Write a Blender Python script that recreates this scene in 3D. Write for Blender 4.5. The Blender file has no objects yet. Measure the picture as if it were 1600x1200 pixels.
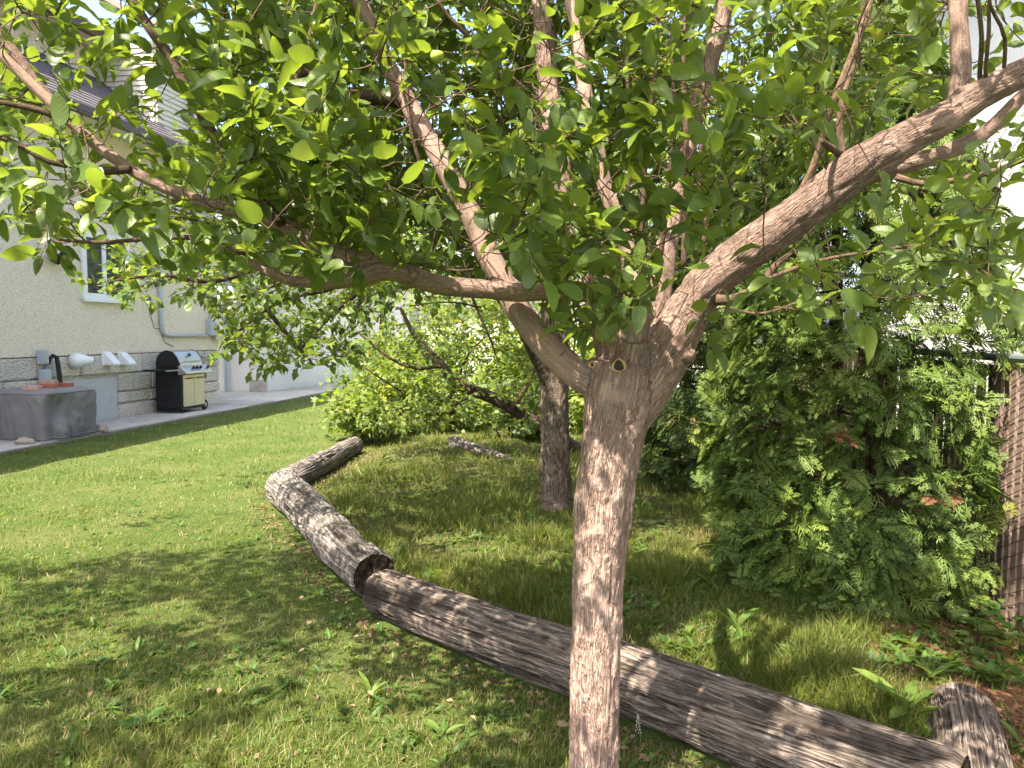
import bpy, bmesh, math, random
import numpy as np
from mathutils import Vector, Matrix
from mathutils.bvhtree import BVHTree

rng = np.random.default_rng(7)
random.seed(7)
sc = bpy.context.scene
C = sc.collection

# ------------------------------------------------------------------ camera, sky, sun, exposure
EYE = np.array([0.0, 0.0, 1.6]); FPX = 1200.0; PITCH = math.atan(80 / 1200)
cam = bpy.data.cameras.new('camera'); cam.sensor_width = 36; cam.lens = 27.0
cam.clip_start = 0.05; cam.clip_end = 2000
camo = bpy.data.objects.new('camera', cam); C.objects.link(camo)
camo.location = EYE; camo.rotation_euler = (math.pi / 2 - PITCH, 0, 0)
sc.camera = camo
SUN_EL = math.radians(56); SUN_AZ = math.radians(39)      # azimuth: from straight behind the camera towards the left
S = Vector((-math.sin(SUN_AZ) * math.cos(SUN_EL), -math.cos(SUN_AZ) * math.cos(SUN_EL), math.sin(SUN_EL)))
world = bpy.data.worlds.new('World'); sc.world = world; world.use_nodes = True
nt = world.node_tree; bg = nt.nodes['Background']
sky = nt.nodes.new('ShaderNodeTexSky'); sky.sky_type = 'NISHITA'; sky.sun_disc = False
sky.sun_elevation = SUN_EL; sky.sun_rotation = math.atan2(S.x, S.y)
sky.air_density = 1.0; sky.dust_density = 4.0
nt.links.new(sky.outputs[0], bg.inputs[0]); bg.inputs[1].default_value = 0.135
sl = bpy.data.lights.new('sun', 'SUN'); sl.energy = 5.0; sl.angle = math.radians(0.53); sl.color = (1.0, 0.90, 0.74)
so = bpy.data.objects.new('sun', sl); C.objects.link(so); so.rotation_euler = S.to_track_quat('Z', 'Y').to_euler()
so.location = (-8, -12, 20)
sc.view_settings.view_transform = 'Standard'; sc.view_settings.look = 'None'
sc.view_settings.gamma = 1; sc.view_settings.use_curve_mapping = False
sc.view_settings.exposure = 2.10
sc.cycles.use_denoising = True
sc.cycles.max_bounces = 10; sc.cycles.transmission_bounces = 8; sc.cycles.diffuse_bounces = 6

# ------------------------------------------------------------------ helpers
FW = np.array([0, math.cos(PITCH), -math.sin(PITCH)]); UPV = np.array([0, math.sin(PITCH), math.cos(PITCH)]); RT = np.array([1.0, 0, 0])
def P(px, py, Y):
    d = (px - 800) / FPX * RT - (py - 600) / FPX * UPV + FW
    return EYE + d * (Y / d[1])
def G(px, py, z=0.0):
    d = (px - 800) / FPX * RT - (py - 600) / FPX * UPV + FW
    return EYE + d * ((z - EYE[2]) / d[2])
def proj(p):
    r = np.atleast_2d(p) - EYE; dep = r @ FW; dd = np.where(np.abs(dep) < 1e-3, 1e-3, dep)
    return 800 + FPX * r[:, 0] / dd, 600 - FPX * (r @ UPV) / dd, dep
def unit(v):
    v = np.asarray(v, float); return v / np.maximum(np.linalg.norm(v, axis=-1, keepdims=True), 1e-9)

_pm = np.random.default_rng(3).permutation(256); _pm = np.concatenate([_pm, _pm, _pm])
_gr = unit(np.random.default_rng(4).normal(size=(256, 3)))
def pnoise(p):
    p = np.asarray(p, float); i = np.floor(p).astype(int); f = p - i; i &= 255
    u = f * f * f * (f * (f * 6 - 15) + 10); out = 0
    for dx in (0, 1):
        wx = u[:, 0] if dx else 1 - u[:, 0]
        for dy in (0, 1):
            wy = u[:, 1] if dy else 1 - u[:, 1]
            for dz in (0, 1):
                wz = u[:, 2] if dz else 1 - u[:, 2]
                h = _pm[_pm[_pm[i[:, 0] + dx] + i[:, 1] + dy] + i[:, 2] + dz]
                out = out + wx * wy * wz * np.sum(_gr[h] * (f - [dx, dy, dz]), 1)
    return out * 1.6
def fbm(p, o=3):
    a = 0; s = 1.0
    for k in range(o): a = a + s * pnoise(p * 2 ** k + 17.3 * k); s *= .5
    return a
def sstep(a, b, x):
    t = np.clip((x - a) / (b - a), 0, 1); return t * t * (3 - 2 * t)

def mesh_np(name, V, F, attrs=None, smooth=False, uv=None):
    me = bpy.data.meshes.new(name); V = np.asarray(V, np.float32); F = np.asarray(F, np.int32); k = F.shape[1]
    me.vertices.add(len(V)); me.vertices.foreach_set('co', V.ravel())
    me.loops.add(F.size); me.loops.foreach_set('vertex_index', F.ravel())
    me.polygons.add(len(F)); me.polygons.foreach_set('loop_start', np.arange(0, F.size, k, dtype=np.int32))
    if smooth: me.polygons.foreach_set('use_smooth', np.ones(len(F), bool))
    for n, a in (attrs or {}).items():
        a = np.asarray(a, np.float32)
        if a.ndim == 2:
            at = me.attributes.new(n, 'FLOAT_VECTOR', 'POINT'); at.data.foreach_set('vector', a.ravel())
        else:
            at = me.attributes.new(n, 'FLOAT', 'POINT'); at.data.foreach_set('value', a)
    if uv is not None:
        ul = me.uv_layers.new(name='UVMap'); ul.data.foreach_set('uv', np.asarray(uv, np.float32)[F.ravel()].ravel())
    me.update(calc_edges=True)
    return me

def mat_of(o): return Matrix.LocRotScale(o.location, o.rotation_euler, o.scale)
def tag(o, label=None, cat=None, group=None, kind=None):
    if label: o['label'] = label
    if cat: o['category'] = cat
    if group: o['group'] = group
    if kind: o['kind'] = kind
    return o
def obj(name, me, m, parent=None, label=None, cat=None, group=None, kind=None, bevel=0):
    """link ME (in world coordinates) as one object"""
    o = bpy.data.objects.new(name, me); C.objects.link(o)
    if m is not None:
        if not me.materials: me.materials.append(m)
    if parent is not None:
        o.parent = parent; o.matrix_parent_inverse = chain(parent).inverted()
    if bevel:
        b = o.modifiers.new('bevel', 'BEVEL'); b.width = bevel; b.segments = 2; b.limit_method = 'ANGLE'
    return tag(o, label, cat, group, kind)
def chain(o):
    m = mat_of(o)
    if o.parent: m = chain(o.parent) @ o.matrix_parent_inverse @ m
    return m
def thing(name, loc, label, cat, group=None, rotz=0):
    o = bpy.data.objects.new(name, None); C.objects.link(o); o.empty_display_size = .2
    o.location = [float(x) for x in loc]; o.rotation_euler = (0, 0, rotz)
    return tag(o, label, cat, group)

class MB:
    """collects simple solids into one mesh; FR maps local points to world"""
    def __init__(s, fr=None): s.v = []; s.f = []; s.fr = fr or (lambda a, b, c: (a, b, c))
    def pts(s, L):
        k = len(s.v); s.v += [tuple(float(q) for q in s.fr(*p)) for p in L]; return k
    def box(s, a0, a1, b0, b1, c0, c1):
        k = s.pts([(a, b, c) for c in (c0, c1) for b in (b0, b1) for a in (a0, a1)])
        s.f += [[k + i for i in q] for q in ((0, 2, 3, 1), (4, 5, 7, 6), (0, 1, 5, 4), (2, 6, 7, 3), (0, 4, 6, 2), (1, 3, 7, 5))]; return s
    def prism(s, L0, L1):
        n = len(L0); k = s.pts(list(L0) + list(L1))
        s.f += [[k + i for i in range(n)][::-1], [k + n + i for i in range(n)]]
        s.f += [[k + i, k + (i + 1) % n, k + n + (i + 1) % n, k + n + i] for i in range(n)]; return s
    def tube(s, path, r, n=8, caps=True):
        path = [np.array(s.fr(*p), float) for p in path]; rr = r if isinstance(r, (list, tuple)) else [r] * len(path)
        k0 = len(s.v); prev = None
        for i, p in enumerate(path):
            t = unit(path[min(i + 1, len(path) - 1)] - path[max(i - 1, 0)])
            if prev is None:
                a = np.array([0, 0, 1.0]) if abs(t[2]) < .9 else np.array([1.0, 0, 0]); x = unit(np.cross(a, t))
            else: x = unit(prev - t * np.dot(prev, t))
            prev = x; y = np.cross(t, x)
            for j in range(n):
                w = 2 * math.pi * j / n; s.v.append(tuple(p + rr[i] * (math.cos(w) * x + math.sin(w) * y)))
        for i in range(len(path) - 1):
            for j in range(n):
                a = k0 + i * n + j; b = k0 + i * n + (j + 1) % n; s.f.append([a, b, b + n, a + n])
        if caps:
            s.f.append([k0 + j for j in range(n)][::-1]); s.f.append([k0 + (len(path) - 1) * n + j for j in range(n)])
        return s
    def mesh(s, name, smooth=False):
        me = bpy.data.meshes.new(name); me.from_pydata(s.v, [], s.f)
        b = bmesh.new(); b.from_mesh(me); bmesh.ops.recalc_face_normals(b, faces=b.faces); b.to_mesh(me); b.free()
        if smooth: me.polygons.foreach_set('use_smooth', [True] * len(me.polygons))
        return me
    def build(s, name, m, parent=None, smooth=False, **kw): return obj(name, s.mesh(name, smooth), m, parent, **kw)

def catmull(ctrl, step):
    """ctrl (n, 4): x y z r -> dense samples about STEP apart"""
    c = np.asarray(ctrl, float); c = np.vstack([2 * c[0] - c[1], c, 2 * c[-1] - c[-2]]); out = []
    for i in range(1, len(c) - 2):
        p0, p1, p2, p3 = c[i - 1], c[i], c[i + 1], c[i + 2]
        n = max(2, int(np.linalg.norm(p2[:3] - p1[:3]) / step))
        t = np.linspace(0, 1, n, endpoint=False)[:, None]
        out.append(.5 * (2 * p1 + (p2 - p0) * t + (2 * p0 - 5 * p1 + 4 * p2 - p3) * t ** 2 + (3 * p1 - p0 - 3 * p2 + p3) * t ** 3))
    out.append(c[-2:-1]); r = np.vstack(out); r[:, 3] = np.maximum(r[:, 3], .0006); return r
def frames(path):
    t = unit(np.gradient(path, axis=0)); X = np.zeros_like(t)
    a = np.array([1.0, 0, 0]) if abs(t[0][0]) < .9 else np.array([0, 1.0, 0]); x = unit(np.cross(np.cross(t[0], a), t[0]))
    for i in range(len(t)):
        x = unit(x - t[i] * np.dot(x, t[i])); X[i] = x
    return t, X, np.cross(t, X)
def tube_np(sm, n, disp=None, cap=True):
    """tube along samples (m,4); returns V, tris, barkco (local x, local y, length)"""
    path, r = sm[:, :3], sm[:, 3]; t, X, Y = frames(path); m = len(sm)
    L = np.concatenate([[0], np.cumsum(np.linalg.norm(np.diff(path, axis=0), axis=1))])
    th = np.arange(n) * 2 * math.pi / n; cs, sn = np.cos(th), np.sin(th)
    co = np.stack([r[:, None] * cs, r[:, None] * sn, np.repeat(L[:, None], n, 1)], -1)
    d = np.zeros((m, n)) if disp is None else disp(co.reshape(-1, 3), np.repeat(np.linspace(0, 1, m), n)).reshape(m, n)
    rad = X[:, None] * cs[None, :, None] + Y[:, None] * sn[None, :, None]
    V = path[:, None] + rad * (r[:, None] + d)[..., None]
    i, j = np.meshgrid(np.arange(m - 1), np.arange(n), indexing='ij'); a = i * n + j; b = i * n + (j + 1) % n
    F = np.concatenate([np.stack([a, b, b + n], -1).reshape(-1, 3), np.stack([a, b + n, a + n], -1).reshape(-1, 3)])
    V = V.reshape(-1, 3); co = co.reshape(-1, 3)
    if cap:
        k = len(V); V = np.vstack([V, path[:1], path[-1:]]); co = np.vstack([co, [[0, 0, 0]], [[0, 0, L[-1]]]])
        jj = np.arange(n); e = (m - 1) * n
        F = np.vstack([F, np.stack([np.full(n, k), (jj + 1) % n, jj], -1), np.stack([np.full(n, k + 1), e + jj, e + (jj + 1) % n], -1)])
    return V, F, co
def join(parts):
    V, F, A, k = [], [], [], 0
    for v, f, a in parts: V.append(v); F.append(f + k); A.append(a); k += len(v)
    return np.vstack(V), np.vstack(F), np.concatenate(A)

def scatter(T, pos, R, s, tint):
    """copies of template T=(V, tris, uv) at POS with rotation R (n,3,3: columns side, axis, normal) and scale S"""
    V, F, uv = T; n = len(pos); s = np.asarray(s)
    if s.ndim == 1: s = np.repeat(s[:, None], 3, 1)
    W = np.einsum('nij,nvj->nvi', R, V[None] * s[:, None, :]) + pos[:, None, :]
    FF = F[None] + (np.arange(n) * len(V))[:, None, None]
    return W.reshape(-1, 3), FF.reshape(-1, 3), np.repeat(tint, len(V)), np.tile(uv, (n, 1))
def basis(axis, normal):
    a = unit(axis); nn = normal - a * np.sum(a * normal, -1, keepdims=True); nn = unit(nn); s = np.cross(a, nn)
    return np.stack([s, a, nn], -1)
def multi(templates, pos, R, s, tint):
    idx = rng.integers(0, len(templates), len(pos)); out = []; k = 0
    for q, T in enumerate(templates):
        m = idx == q
        if not m.any(): continue
        v, f, t, u = scatter(T, pos[m], R[m], s[m], tint[m]); out.append((v, f + k, t, u)); k += len(v)
    return [np.concatenate([o[i] for o in out]) for i in range(4)]
def foliage(name, templates, pos, R, s, tint, m, parent=None, smooth=True, **kw):
    v, f, t, u = multi(templates, pos, R, s, tint)
    return obj(name, mesh_np(name, v, f, {'tint': t}, smooth, u), m, parent, **kw)

# ------------------------------------------------------------------ leaf templates
def leaf_tpl(n=5, w=.58, fold=.3, droop=.35, petiole=.28, wave=.0, point=1.0, seed=0):
    r = np.random.default_rng(seed); V = []; uv = []; F = []
    if petiole:
        V += [(-.012, -petiole, .02), (.012, -petiole, .02), (.012, .02, 0), (-.012, .02, 0)]; uv += [(.5, 0)] * 4; F += [(0, 1, 2), (0, 2, 3)]
    k = len(V)
    tt = {2: (0, .48, 1), 3: (0, .22, .68, 1), 5: (0, .10, .30, .58, .84, 1)}[n]
    for i in range(n + 1):
        t = tt[i]; hw = .5 * w * (math.sin(math.pi * t ** .86) ** .62 if 0 < t < 1 else 0) * (1 - .10 * t * point)
        z = -droop * t * t
        wl = wave * math.sin(t * 9 + r.uniform(0, 6)); wr = wave * math.sin(t * 8 + r.uniform(0, 6))
        V += [(-hw, t, z + fold * hw + wl * hw * 2), (0, t, z), (hw, t, z + fold * hw + wr * hw * 2)]; uv += [(.5 - hw / w, t), (.5, t), (.5 + hw / w, t)]
    for i in range(n):
        a = k + 3 * i
        for q in (0, 1):
            F += [(a + q, a + q + 1, a + q + 4), (a + q, a + q + 4, a + q + 3)]
    return np.array(V, float), np.array(F), np.array(uv, float)
def lobed_tpl(seed=0):
    r = np.random.default_rng(seed); out = [(0, 0)]
    ang = np.radians([-125, -95, -70, -48, -25, 0, 25, 48, 70, 95, 125]); rad = np.array([.38, .52, .36, .75, .5, 1.0, .5, .75, .36, .52, .38])
    V = [(0, .12, -.02)] + [(q * math.sin(a), .12 + q * math.cos(a) * .88, -.28 * q * q + r.uniform(-.05, .05)) for a, q in zip(ang, rad)] + [(0, 0, 0)]
    F = [(0, i, i + 1) for i in range(1, 11)] + [(0, 11, 12), (0, 12, 1)]
    V = np.array(V, float); return V, np.array(F), np.stack([V[:, 0] * .5 + .5, V[:, 1]], -1)
def blade_tpl(bend, lean):
    V = [(-.5, 0, 0), (.5, 0, 0), (-.38, .5, .25 * bend), (.38, .5, .25 * bend), (lean, .95, bend)]
    return np.array(V, float), np.array([(0, 1, 3), (0, 3, 2), (2, 3, 4)]), np.array([(0, 0), (1, 0), (0, .5), (1, .5), (.5, 1)], float)
def spray_tpl(seed, N=7, subs=(.22, .48, .74), w=1.0):
    """a flat thuja spray: axis, side branchlets, scale-leaf twiglets, each a narrow kite"""
    r = np.random.default_rng(seed); V = []; F = []; uv = []
    zf = lambda x, y: -.34 * (x * x * 1.1 + max(y, 0) ** 2 * .8)
    def stick(p, a, l, ww):
        d = np.array((math.sin(a), math.cos(a))); nr = np.array([-d[1], d[0]]); k = len(V)
        for q, o in ((0, 0), (.55, ww), (1, 0), (.55, -ww)):
            c = np.array(p) + d * l * q + nr * o; V.append((c[0], c[1], zf(*c) + (.012 if o else 0))); uv.append((.5, q))
        F.extend([(k, k + 1, k + 2), (k, k + 2, k + 3)])
    stick((0, 0), 0, 1.0, .014 * w)
    for i in range(N):
        t = .06 + .84 * i / (N - 1); l = (.58 - .40 * t) * r.uniform(.75, 1.2)
        for sd in (-1, 1):
            if r.random() < .08: continue
            a = sd * math.radians(r.uniform(34, 56)); p = np.array((0, t + sd * .03)); stick(p, a, l, .020 * w)
            for q in subs:
                for s2 in (-1, 1):
                    stick(p + np.array((math.sin(a), math.cos(a))) * l * q, a + s2 * math.radians(r.uniform(28, 46)), l * (.62 - .36 * q) * r.uniform(.8, 1.35), .021 * w)
    return np.array(V, float), np.array(F), np.array(uv, float)
APPLE = [leaf_tpl(5, w, fo, dr, .3, .06, 1, i) for i, (w, fo, dr) in enumerate([(.62, .25, .3), (.56, .45, .45), (.68, .15, .15), (.6, .35, .6), (.54, .75, .8), (.66, .2, -.15)])]
SMALL = [leaf_tpl(3, w, fo, dr, .25, 0, 1, i) for i, (w, fo, dr) in enumerate([(.62, .25, .3), (.56, .4, .45), (.66, .15, .2)])]
LOBED = [lobed_tpl(i) for i in range(3)]
BLADES = [blade_tpl(b, l) for b, l in ((.15, .2), (.4, -.3), (.7, .5), (.05, -.1), (1.0, .3))]
SPRAYS = [spray_tpl(i, 7, (.28, .62), 1.12) for i in range(5)]; SPRAYS2 = [spray_tpl(9 + i, 5, (.3, .65), 1.5) for i in range(4)]
STRAP = [leaf_tpl(5, w, .5, dr, 0, .12, .2, 5 + i) for i, (w, dr) in enumerate([(.22, .5), (.28, .25), (.18, .9)])]
SIMPLE = [leaf_tpl(2, w, f_, dr, 0, 0, 1, i) for i, (w, f_, dr) in enumerate([(.62, .25, .3), (.56, .4, .45)])]
SIMPLE2 = [leaf_tpl(2, w, f_, dr, 0, 0, .4, 3 + i) for i, (w, f_, dr) in enumerate([(.70, .25, .3), (.62, .4, .5), (.74, .15, .15)])]
CLOVER = [leaf_tpl(2, .8, .2, .1, 0, 0, 0, i) for i in range(2)]

# ------------------------------------------------------------------ materials
def nodes(name):
    m = bpy.data.materials.new(name); m.use_nodes = True; t = m.node_tree; t.nodes.clear()
    out = t.nodes.new('ShaderNodeOutputMaterial'); return m, t, out
def N(t, typ, **kw):
    n = t.nodes.new(typ)
    for k, v in kw.items():
        if k.startswith('i_'):
            key = k[2:]; n.inputs[int(key) if key.isdigit() else key.replace('_', ' ')].default_value = v
        else: setattr(n, k, v)
    return n
def ramp(t, fac, stops):
    r = t.nodes.new('ShaderNodeValToRGB'); e = r.color_ramp.elements
    while len(e) < len(stops): e.new(.5)
    for q, (p, c) in zip(e, stops): q.position = p; q.color = (*c, 1)
    if fac is not None: t.links.new(fac, r.inputs[0])
    return r
def noise(t, vec, scale, detail=4, rough=.6, dist=0):
    n = N(t, 'ShaderNodeTexNoise'); n.inputs['Scale'].default_value = scale; n.inputs['Detail'].default_value = detail
    n.inputs['Roughness'].default_value = rough; n.inputs['Distortion'].default_value = dist
    if vec is not None: t.links.new(vec, n.inputs['Vector'])
    return n
def mapping(t, vec, scale):
    n = N(t, 'ShaderNodeMapping'); n.inputs['Scale'].default_value = scale; t.links.new(vec, n.inputs['Vector']); return n.outputs[0]
def mixc(t, fac, a, b, mode='MIX'):
    n = N(t, 'ShaderNodeMix', data_type='RGBA', blend_type=mode)
    for s, v in ((0, fac), (6, a), (7, b)):
        if hasattr(v, 'node'): t.links.new(v, n.inputs[s])
        else: n.inputs[s].default_value = v if s == 0 else (*v, 1)
    return n.outputs[2]
def math_n(t, op, a, b=0.0, clamp=False):
    n = N(t, 'ShaderNodeMath', operation=op, use_clamp=clamp)
    for s, v in ((0, a), (1, b)):
        if hasattr(v, 'node'): t.links.new(v, n.inputs[s])
        else: n.inputs[s].default_value = v
    return n.outputs[0]
def finish(t, out, col, rough=.8, spec=.3, bump=None, bstr=.3, bdist=.01, metal=0):
    b = N(t, 'ShaderNodeBsdfPrincipled'); b.inputs['Specular IOR Level'].default_value = spec; b.inputs['Metallic'].default_value = metal
    if hasattr(col, 'node'): t.links.new(col, b.inputs['Base Color'])
    else: b.inputs['Base Color'].default_value = (*col, 1)
    if hasattr(rough, 'node'): t.links.new(rough, b.inputs['Roughness'])
    else: b.inputs['Roughness'].default_value = rough
    if bump is not None:
        bn = N(t, 'ShaderNodeBump'); bn.inputs['Strength'].default_value = bstr; bn.inputs['Distance'].default_value = bdist
        t.links.new(bump, bn.inputs['Height']); t.links.new(bn.outputs[0], b.inputs['Normal'])
    t.links.new(b.outputs[0], out.inputs[0]); return b
def plain(name, col, rough=.6, var=.15, scale=12, spec=.4, metal=0, bstr=.1):
    m, t, out = nodes(name); g = N(t, 'ShaderNodeNewGeometry').outputs['Position']
    n = noise(t, g, scale, 5); lo = tuple(c * (1 - var) for c in col); hi = tuple(min(1, c * (1 + var)) for c in col)
    oi = N(t, 'ShaderNodeObjectInfo').outputs['Random']
    f = math_n(t, 'ADD', math_n(t, 'MULTIPLY', n.outputs[0], .8), math_n(t, 'MULTIPLY', oi, .2))
    c = ramp(t, f, [(.3, lo), (.7, hi)]).outputs[0]
    finish(t, out, c, rough, spec, noise(t, g, scale * 12, 3).outputs[0], bstr, .004, metal); return m
def leafmat(name, stops, tr, trans=.4, rough=.42, spec=.45, back=(.12, .16, .07), backmix=.5, veins=True):
    m, t, out = nodes(name)
    a = N(t, 'ShaderNodeAttribute', attribute_name='tint').outputs['Fac']
    oi = N(t, 'ShaderNodeObjectInfo').outputs['Random']
    f = math_n(t, 'ADD', a, math_n(t, 'MULTIPLY', math_n(t, 'SUBTRACT', oi, .5), .35), True)
    col = ramp(t, f, stops).outputs[0]; trc = ramp(t, f, tr).outputs[0]
    bump = None
    if veins:
        uv = N(t, 'ShaderNodeTexCoord').outputs['UV']; sx = N(t, 'ShaderNodeSeparateXYZ'); t.links.new(uv, sx.inputs[0])
        mid = math_n(t, 'ABSOLUTE', math_n(t, 'SUBTRACT', sx.outputs[0], .5))
        w = math_n(t, 'SINE', math_n(t, 'MULTIPLY', math_n(t, 'SUBTRACT', sx.outputs[1], math_n(t, 'MULTIPLY', mid, .55)), 44))
        line = math_n(t, 'POWER', math_n(t, 'MULTIPLY', math_n(t, 'ADD', w, 1), .5), 6)
        rib = math_n(t, 'LESS_THAN', mid, .022); ve = math_n(t, 'MAXIMUM', math_n(t, 'MULTIPLY', line, .4), rib)
        col = mixc(t, math_n(t, 'MULTIPLY', ve, .3), col, (.16, .22, .07)); bump = w
    gp = N(t, 'ShaderNodeNewGeometry').outputs['Position']; sp = noise(t, gp, 55, 3, .6); bl = noise(t, gp, 130, 2)
    col = mixc(t, math_n(t, 'MULTIPLY', math_n(t, 'SUBTRACT', sp.outputs[0], .45, True), 1.6), col, stops[-2][1], 'MIX')
    col = mixc(t, math_n(t, 'MULTIPLY', math_n(t, 'GREATER_THAN', bl.outputs[0], .70), .6), col, (.10, .06, .02))
    bf = N(t, 'ShaderNodeNewGeometry').outputs['Backfacing']
    col = mixc(t, math_n(t, 'MULTIPLY', bf, backmix), col, back)
    b = N(t, 'ShaderNodeBsdfPrincipled'); t.links.new(col, b.inputs['Base Color'])
    b.inputs['Roughness'].default_value = rough; b.inputs['Specular IOR Level'].default_value = spec
    if bump is not None:
        bn = N(t, 'ShaderNodeBump'); bn.inputs['Strength'].default_value = .12; bn.inputs['Distance'].default_value = .0008
        t.links.new(bump, bn.inputs['Height']); t.links.new(bn.outputs[0], b.inputs['Normal'])
    tb = N(t, 'ShaderNodeBsdfTranslucent'); t.links.new(trc, tb.inputs[0])
    mx = N(t, 'ShaderNodeMixShader'); mx.inputs[0].default_value = trans
    t.links.new(b.outputs[0], mx.inputs[1]); t.links.new(tb.outputs[0], mx.inputs[2]); t.links.new(mx.outputs[0], out.inputs[0]); return m
def barkmat(name, light, mid, dark, sc1=45, stretch=.16, bstr=.8, attr='barkco', speck=None, fis=.7, fsc=.8, fw=.06, rough_attr=False):
    m, t, out = nodes(name); a = N(t, 'ShaderNodeAttribute', attribute_name=attr).outputs['Vector']
    tn = N(t, 'ShaderNodeAttribute', attribute_name='tint').outputs['Fac']
    v = mapping(t, a, (1, 1, stretch)); n1 = noise(t, v, sc1, 6, .65, .4); n2 = noise(t, a, 7, 3); n3 = noise(t, v, sc1 * 3.2, 4, .7, .6)
    n4 = noise(t, a, 130, 3, .7)
    f = math_n(t, 'ADD', math_n(t, 'MULTIPLY', n1.outputs[0], .40), math_n(t, 'ADD', math_n(t, 'MULTIPLY', n3.outputs[0], .45), math_n(t, 'MULTIPLY', n2.outputs[0], .25)))
    c = ramp(t, f, [(.42, dark), (.50, mid), (.60, light)]).outputs[0]
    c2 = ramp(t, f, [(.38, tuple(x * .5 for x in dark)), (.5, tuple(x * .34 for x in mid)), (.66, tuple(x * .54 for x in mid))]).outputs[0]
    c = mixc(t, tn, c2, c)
    # fissures: thin wandering lines along the grain, some wide, some hair-fine
    def lines(scale, wid, dist):
        q = noise(t, v, scale, 3, .55, dist); return N(t, 'ShaderNodeMapRange', interpolation_type='SMOOTHSTEP'), q, wid
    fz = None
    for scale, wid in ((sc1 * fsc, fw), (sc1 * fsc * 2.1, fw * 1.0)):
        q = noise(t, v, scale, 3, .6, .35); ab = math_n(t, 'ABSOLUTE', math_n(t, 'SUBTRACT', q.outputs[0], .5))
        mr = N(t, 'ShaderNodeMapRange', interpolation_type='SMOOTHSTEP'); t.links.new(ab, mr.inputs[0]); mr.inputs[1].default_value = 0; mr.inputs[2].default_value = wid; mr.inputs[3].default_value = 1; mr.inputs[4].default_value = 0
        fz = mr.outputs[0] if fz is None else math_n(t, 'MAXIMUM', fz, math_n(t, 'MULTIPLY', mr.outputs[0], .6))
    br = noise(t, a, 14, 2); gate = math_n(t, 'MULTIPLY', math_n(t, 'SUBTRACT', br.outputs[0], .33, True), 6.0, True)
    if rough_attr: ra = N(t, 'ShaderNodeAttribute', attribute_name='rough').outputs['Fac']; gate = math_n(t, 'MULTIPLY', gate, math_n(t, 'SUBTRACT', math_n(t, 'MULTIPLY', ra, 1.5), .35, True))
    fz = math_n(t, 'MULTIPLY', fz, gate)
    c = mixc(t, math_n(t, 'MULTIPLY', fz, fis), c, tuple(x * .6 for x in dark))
    if speck:
        vo = noise(t, a, 160, 2); c = mixc(t, math_n(t, 'MULTIPLY', math_n(t, 'GREATER_THAN', vo.outputs[0], .62), .5), c, speck)
    h = math_n(t, 'ADD', n1.outputs[0], math_n(t, 'ADD', math_n(t, 'MULTIPLY', n3.outputs[0], .7), math_n(t, 'MULTIPLY', n4.outputs[0], .3)))
    if rough_attr: h = math_n(t, 'MULTIPLY', h, math_n(t, 'ADD', math_n(t, 'MULTIPLY', ra, .8), .2))
    h = math_n(t, 'SUBTRACT', h, math_n(t, 'MULTIPLY', fz, 1.1))
    finish(t, out, c, .88, .2, h, bstr, .015); return m
# ------------------------------------------------------------------ ground
BED = np.array([(1.75, 2.1), (-0.72, 4.42), (-2.16, 7.2), (-2.05, 10.3), (-2.9, 14.5), (5.2, 14.5), (2.5, 2.1)])
def sd_poly(x, y, poly):
    p = np.stack([x, y], -1); d = np.full(len(x), 1e9); ins = np.zeros(len(x), bool)
    for i in range(len(poly)):
        a, b = poly[i], poly[(i + 1) % len(poly)]; e = b - a; w = p - a
        tt = np.clip((w @ e) / (e @ e), 0, 1); d = np.minimum(d, np.linalg.norm(w - tt[:, None] * e, axis=1))
        c = (a[1] > p[:, 1]) != (b[1] > p[:, 1])
        xi = a[0] + (p[:, 1] - a[1]) * (b[0] - a[0]) / (b[1] - a[1] if b[1] != a[1] else 1e-9)
        ins ^= c & (p[:, 0] < xi)
    return np.where(ins, d, -d)
def fence_x(y): return 2.66 + .167 * (y - 4.0)
def gh(x, y):
    x = np.atleast_1d(np.asarray(x, float)); y = np.atleast_1d(np.asarray(y, float)); s = sd_poly(x, y, BED)
    q = np.stack([x, y, 0 * x], -1)
    near = sstep(30, 20, np.abs(y)) * sstep(30, 20, np.abs(x))
    return near * (.08 * sstep(0.05, .9, s) + .018 * pnoise(q * 1.3) + .008 * pnoise(q * 5))
def path_edge_x(y): return -7.83 + .181 * (y - 9.95) + 1.1       # lawn side of the concrete path
ax = np.unique(np.concatenate([np.linspace(-400, -20, 12), np.linspace(-20, -9, 12), np.arange(-9, 6, .14), np.linspace(6, 20, 10), np.linspace(20, 400, 12)]))
ay = np.unique(np.concatenate([np.linspace(-200, -10, 8), np.linspace(-10, 1, 12), np.arange(1, 18, .14), np.linspace(18, 40, 20), np.linspace(40, 800, 14)]))
gx, gy = np.meshgrid(ax, ay); V = np.stack([gx.ravel(), gy.ravel(), gh(gx.ravel(), gy.ravel())], -1)
i, j = np.meshgrid(np.arange(len(ay) - 1), np.arange(len(ax) - 1), indexing='ij'); a = (i * len(ax) + j).ravel()
F = np.stack([a, a + 1, a + len(ax) + 1, a + len(ax)], -1)
sb = sstep(-.05, .1, sd_poly(V[:, 0], V[:, 1], BED)) * sstep(40, 20, np.abs(V[:, 1]))
fen = sstep(1.5, .7, fence_x(V[:, 1]) - V[:, 0] + .5 * pnoise(V * 1.1)) * sb
m, t, out = nodes('soil_and_turf'); pos = N(t, 'ShaderNodeNewGeometry').outputs['Position']
n1 = noise(t, pos, 1.6, 5); n2 = noise(t, pos, 22, 5, .7); n3 = noise(t, pos, 90, 4, .7)
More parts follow.
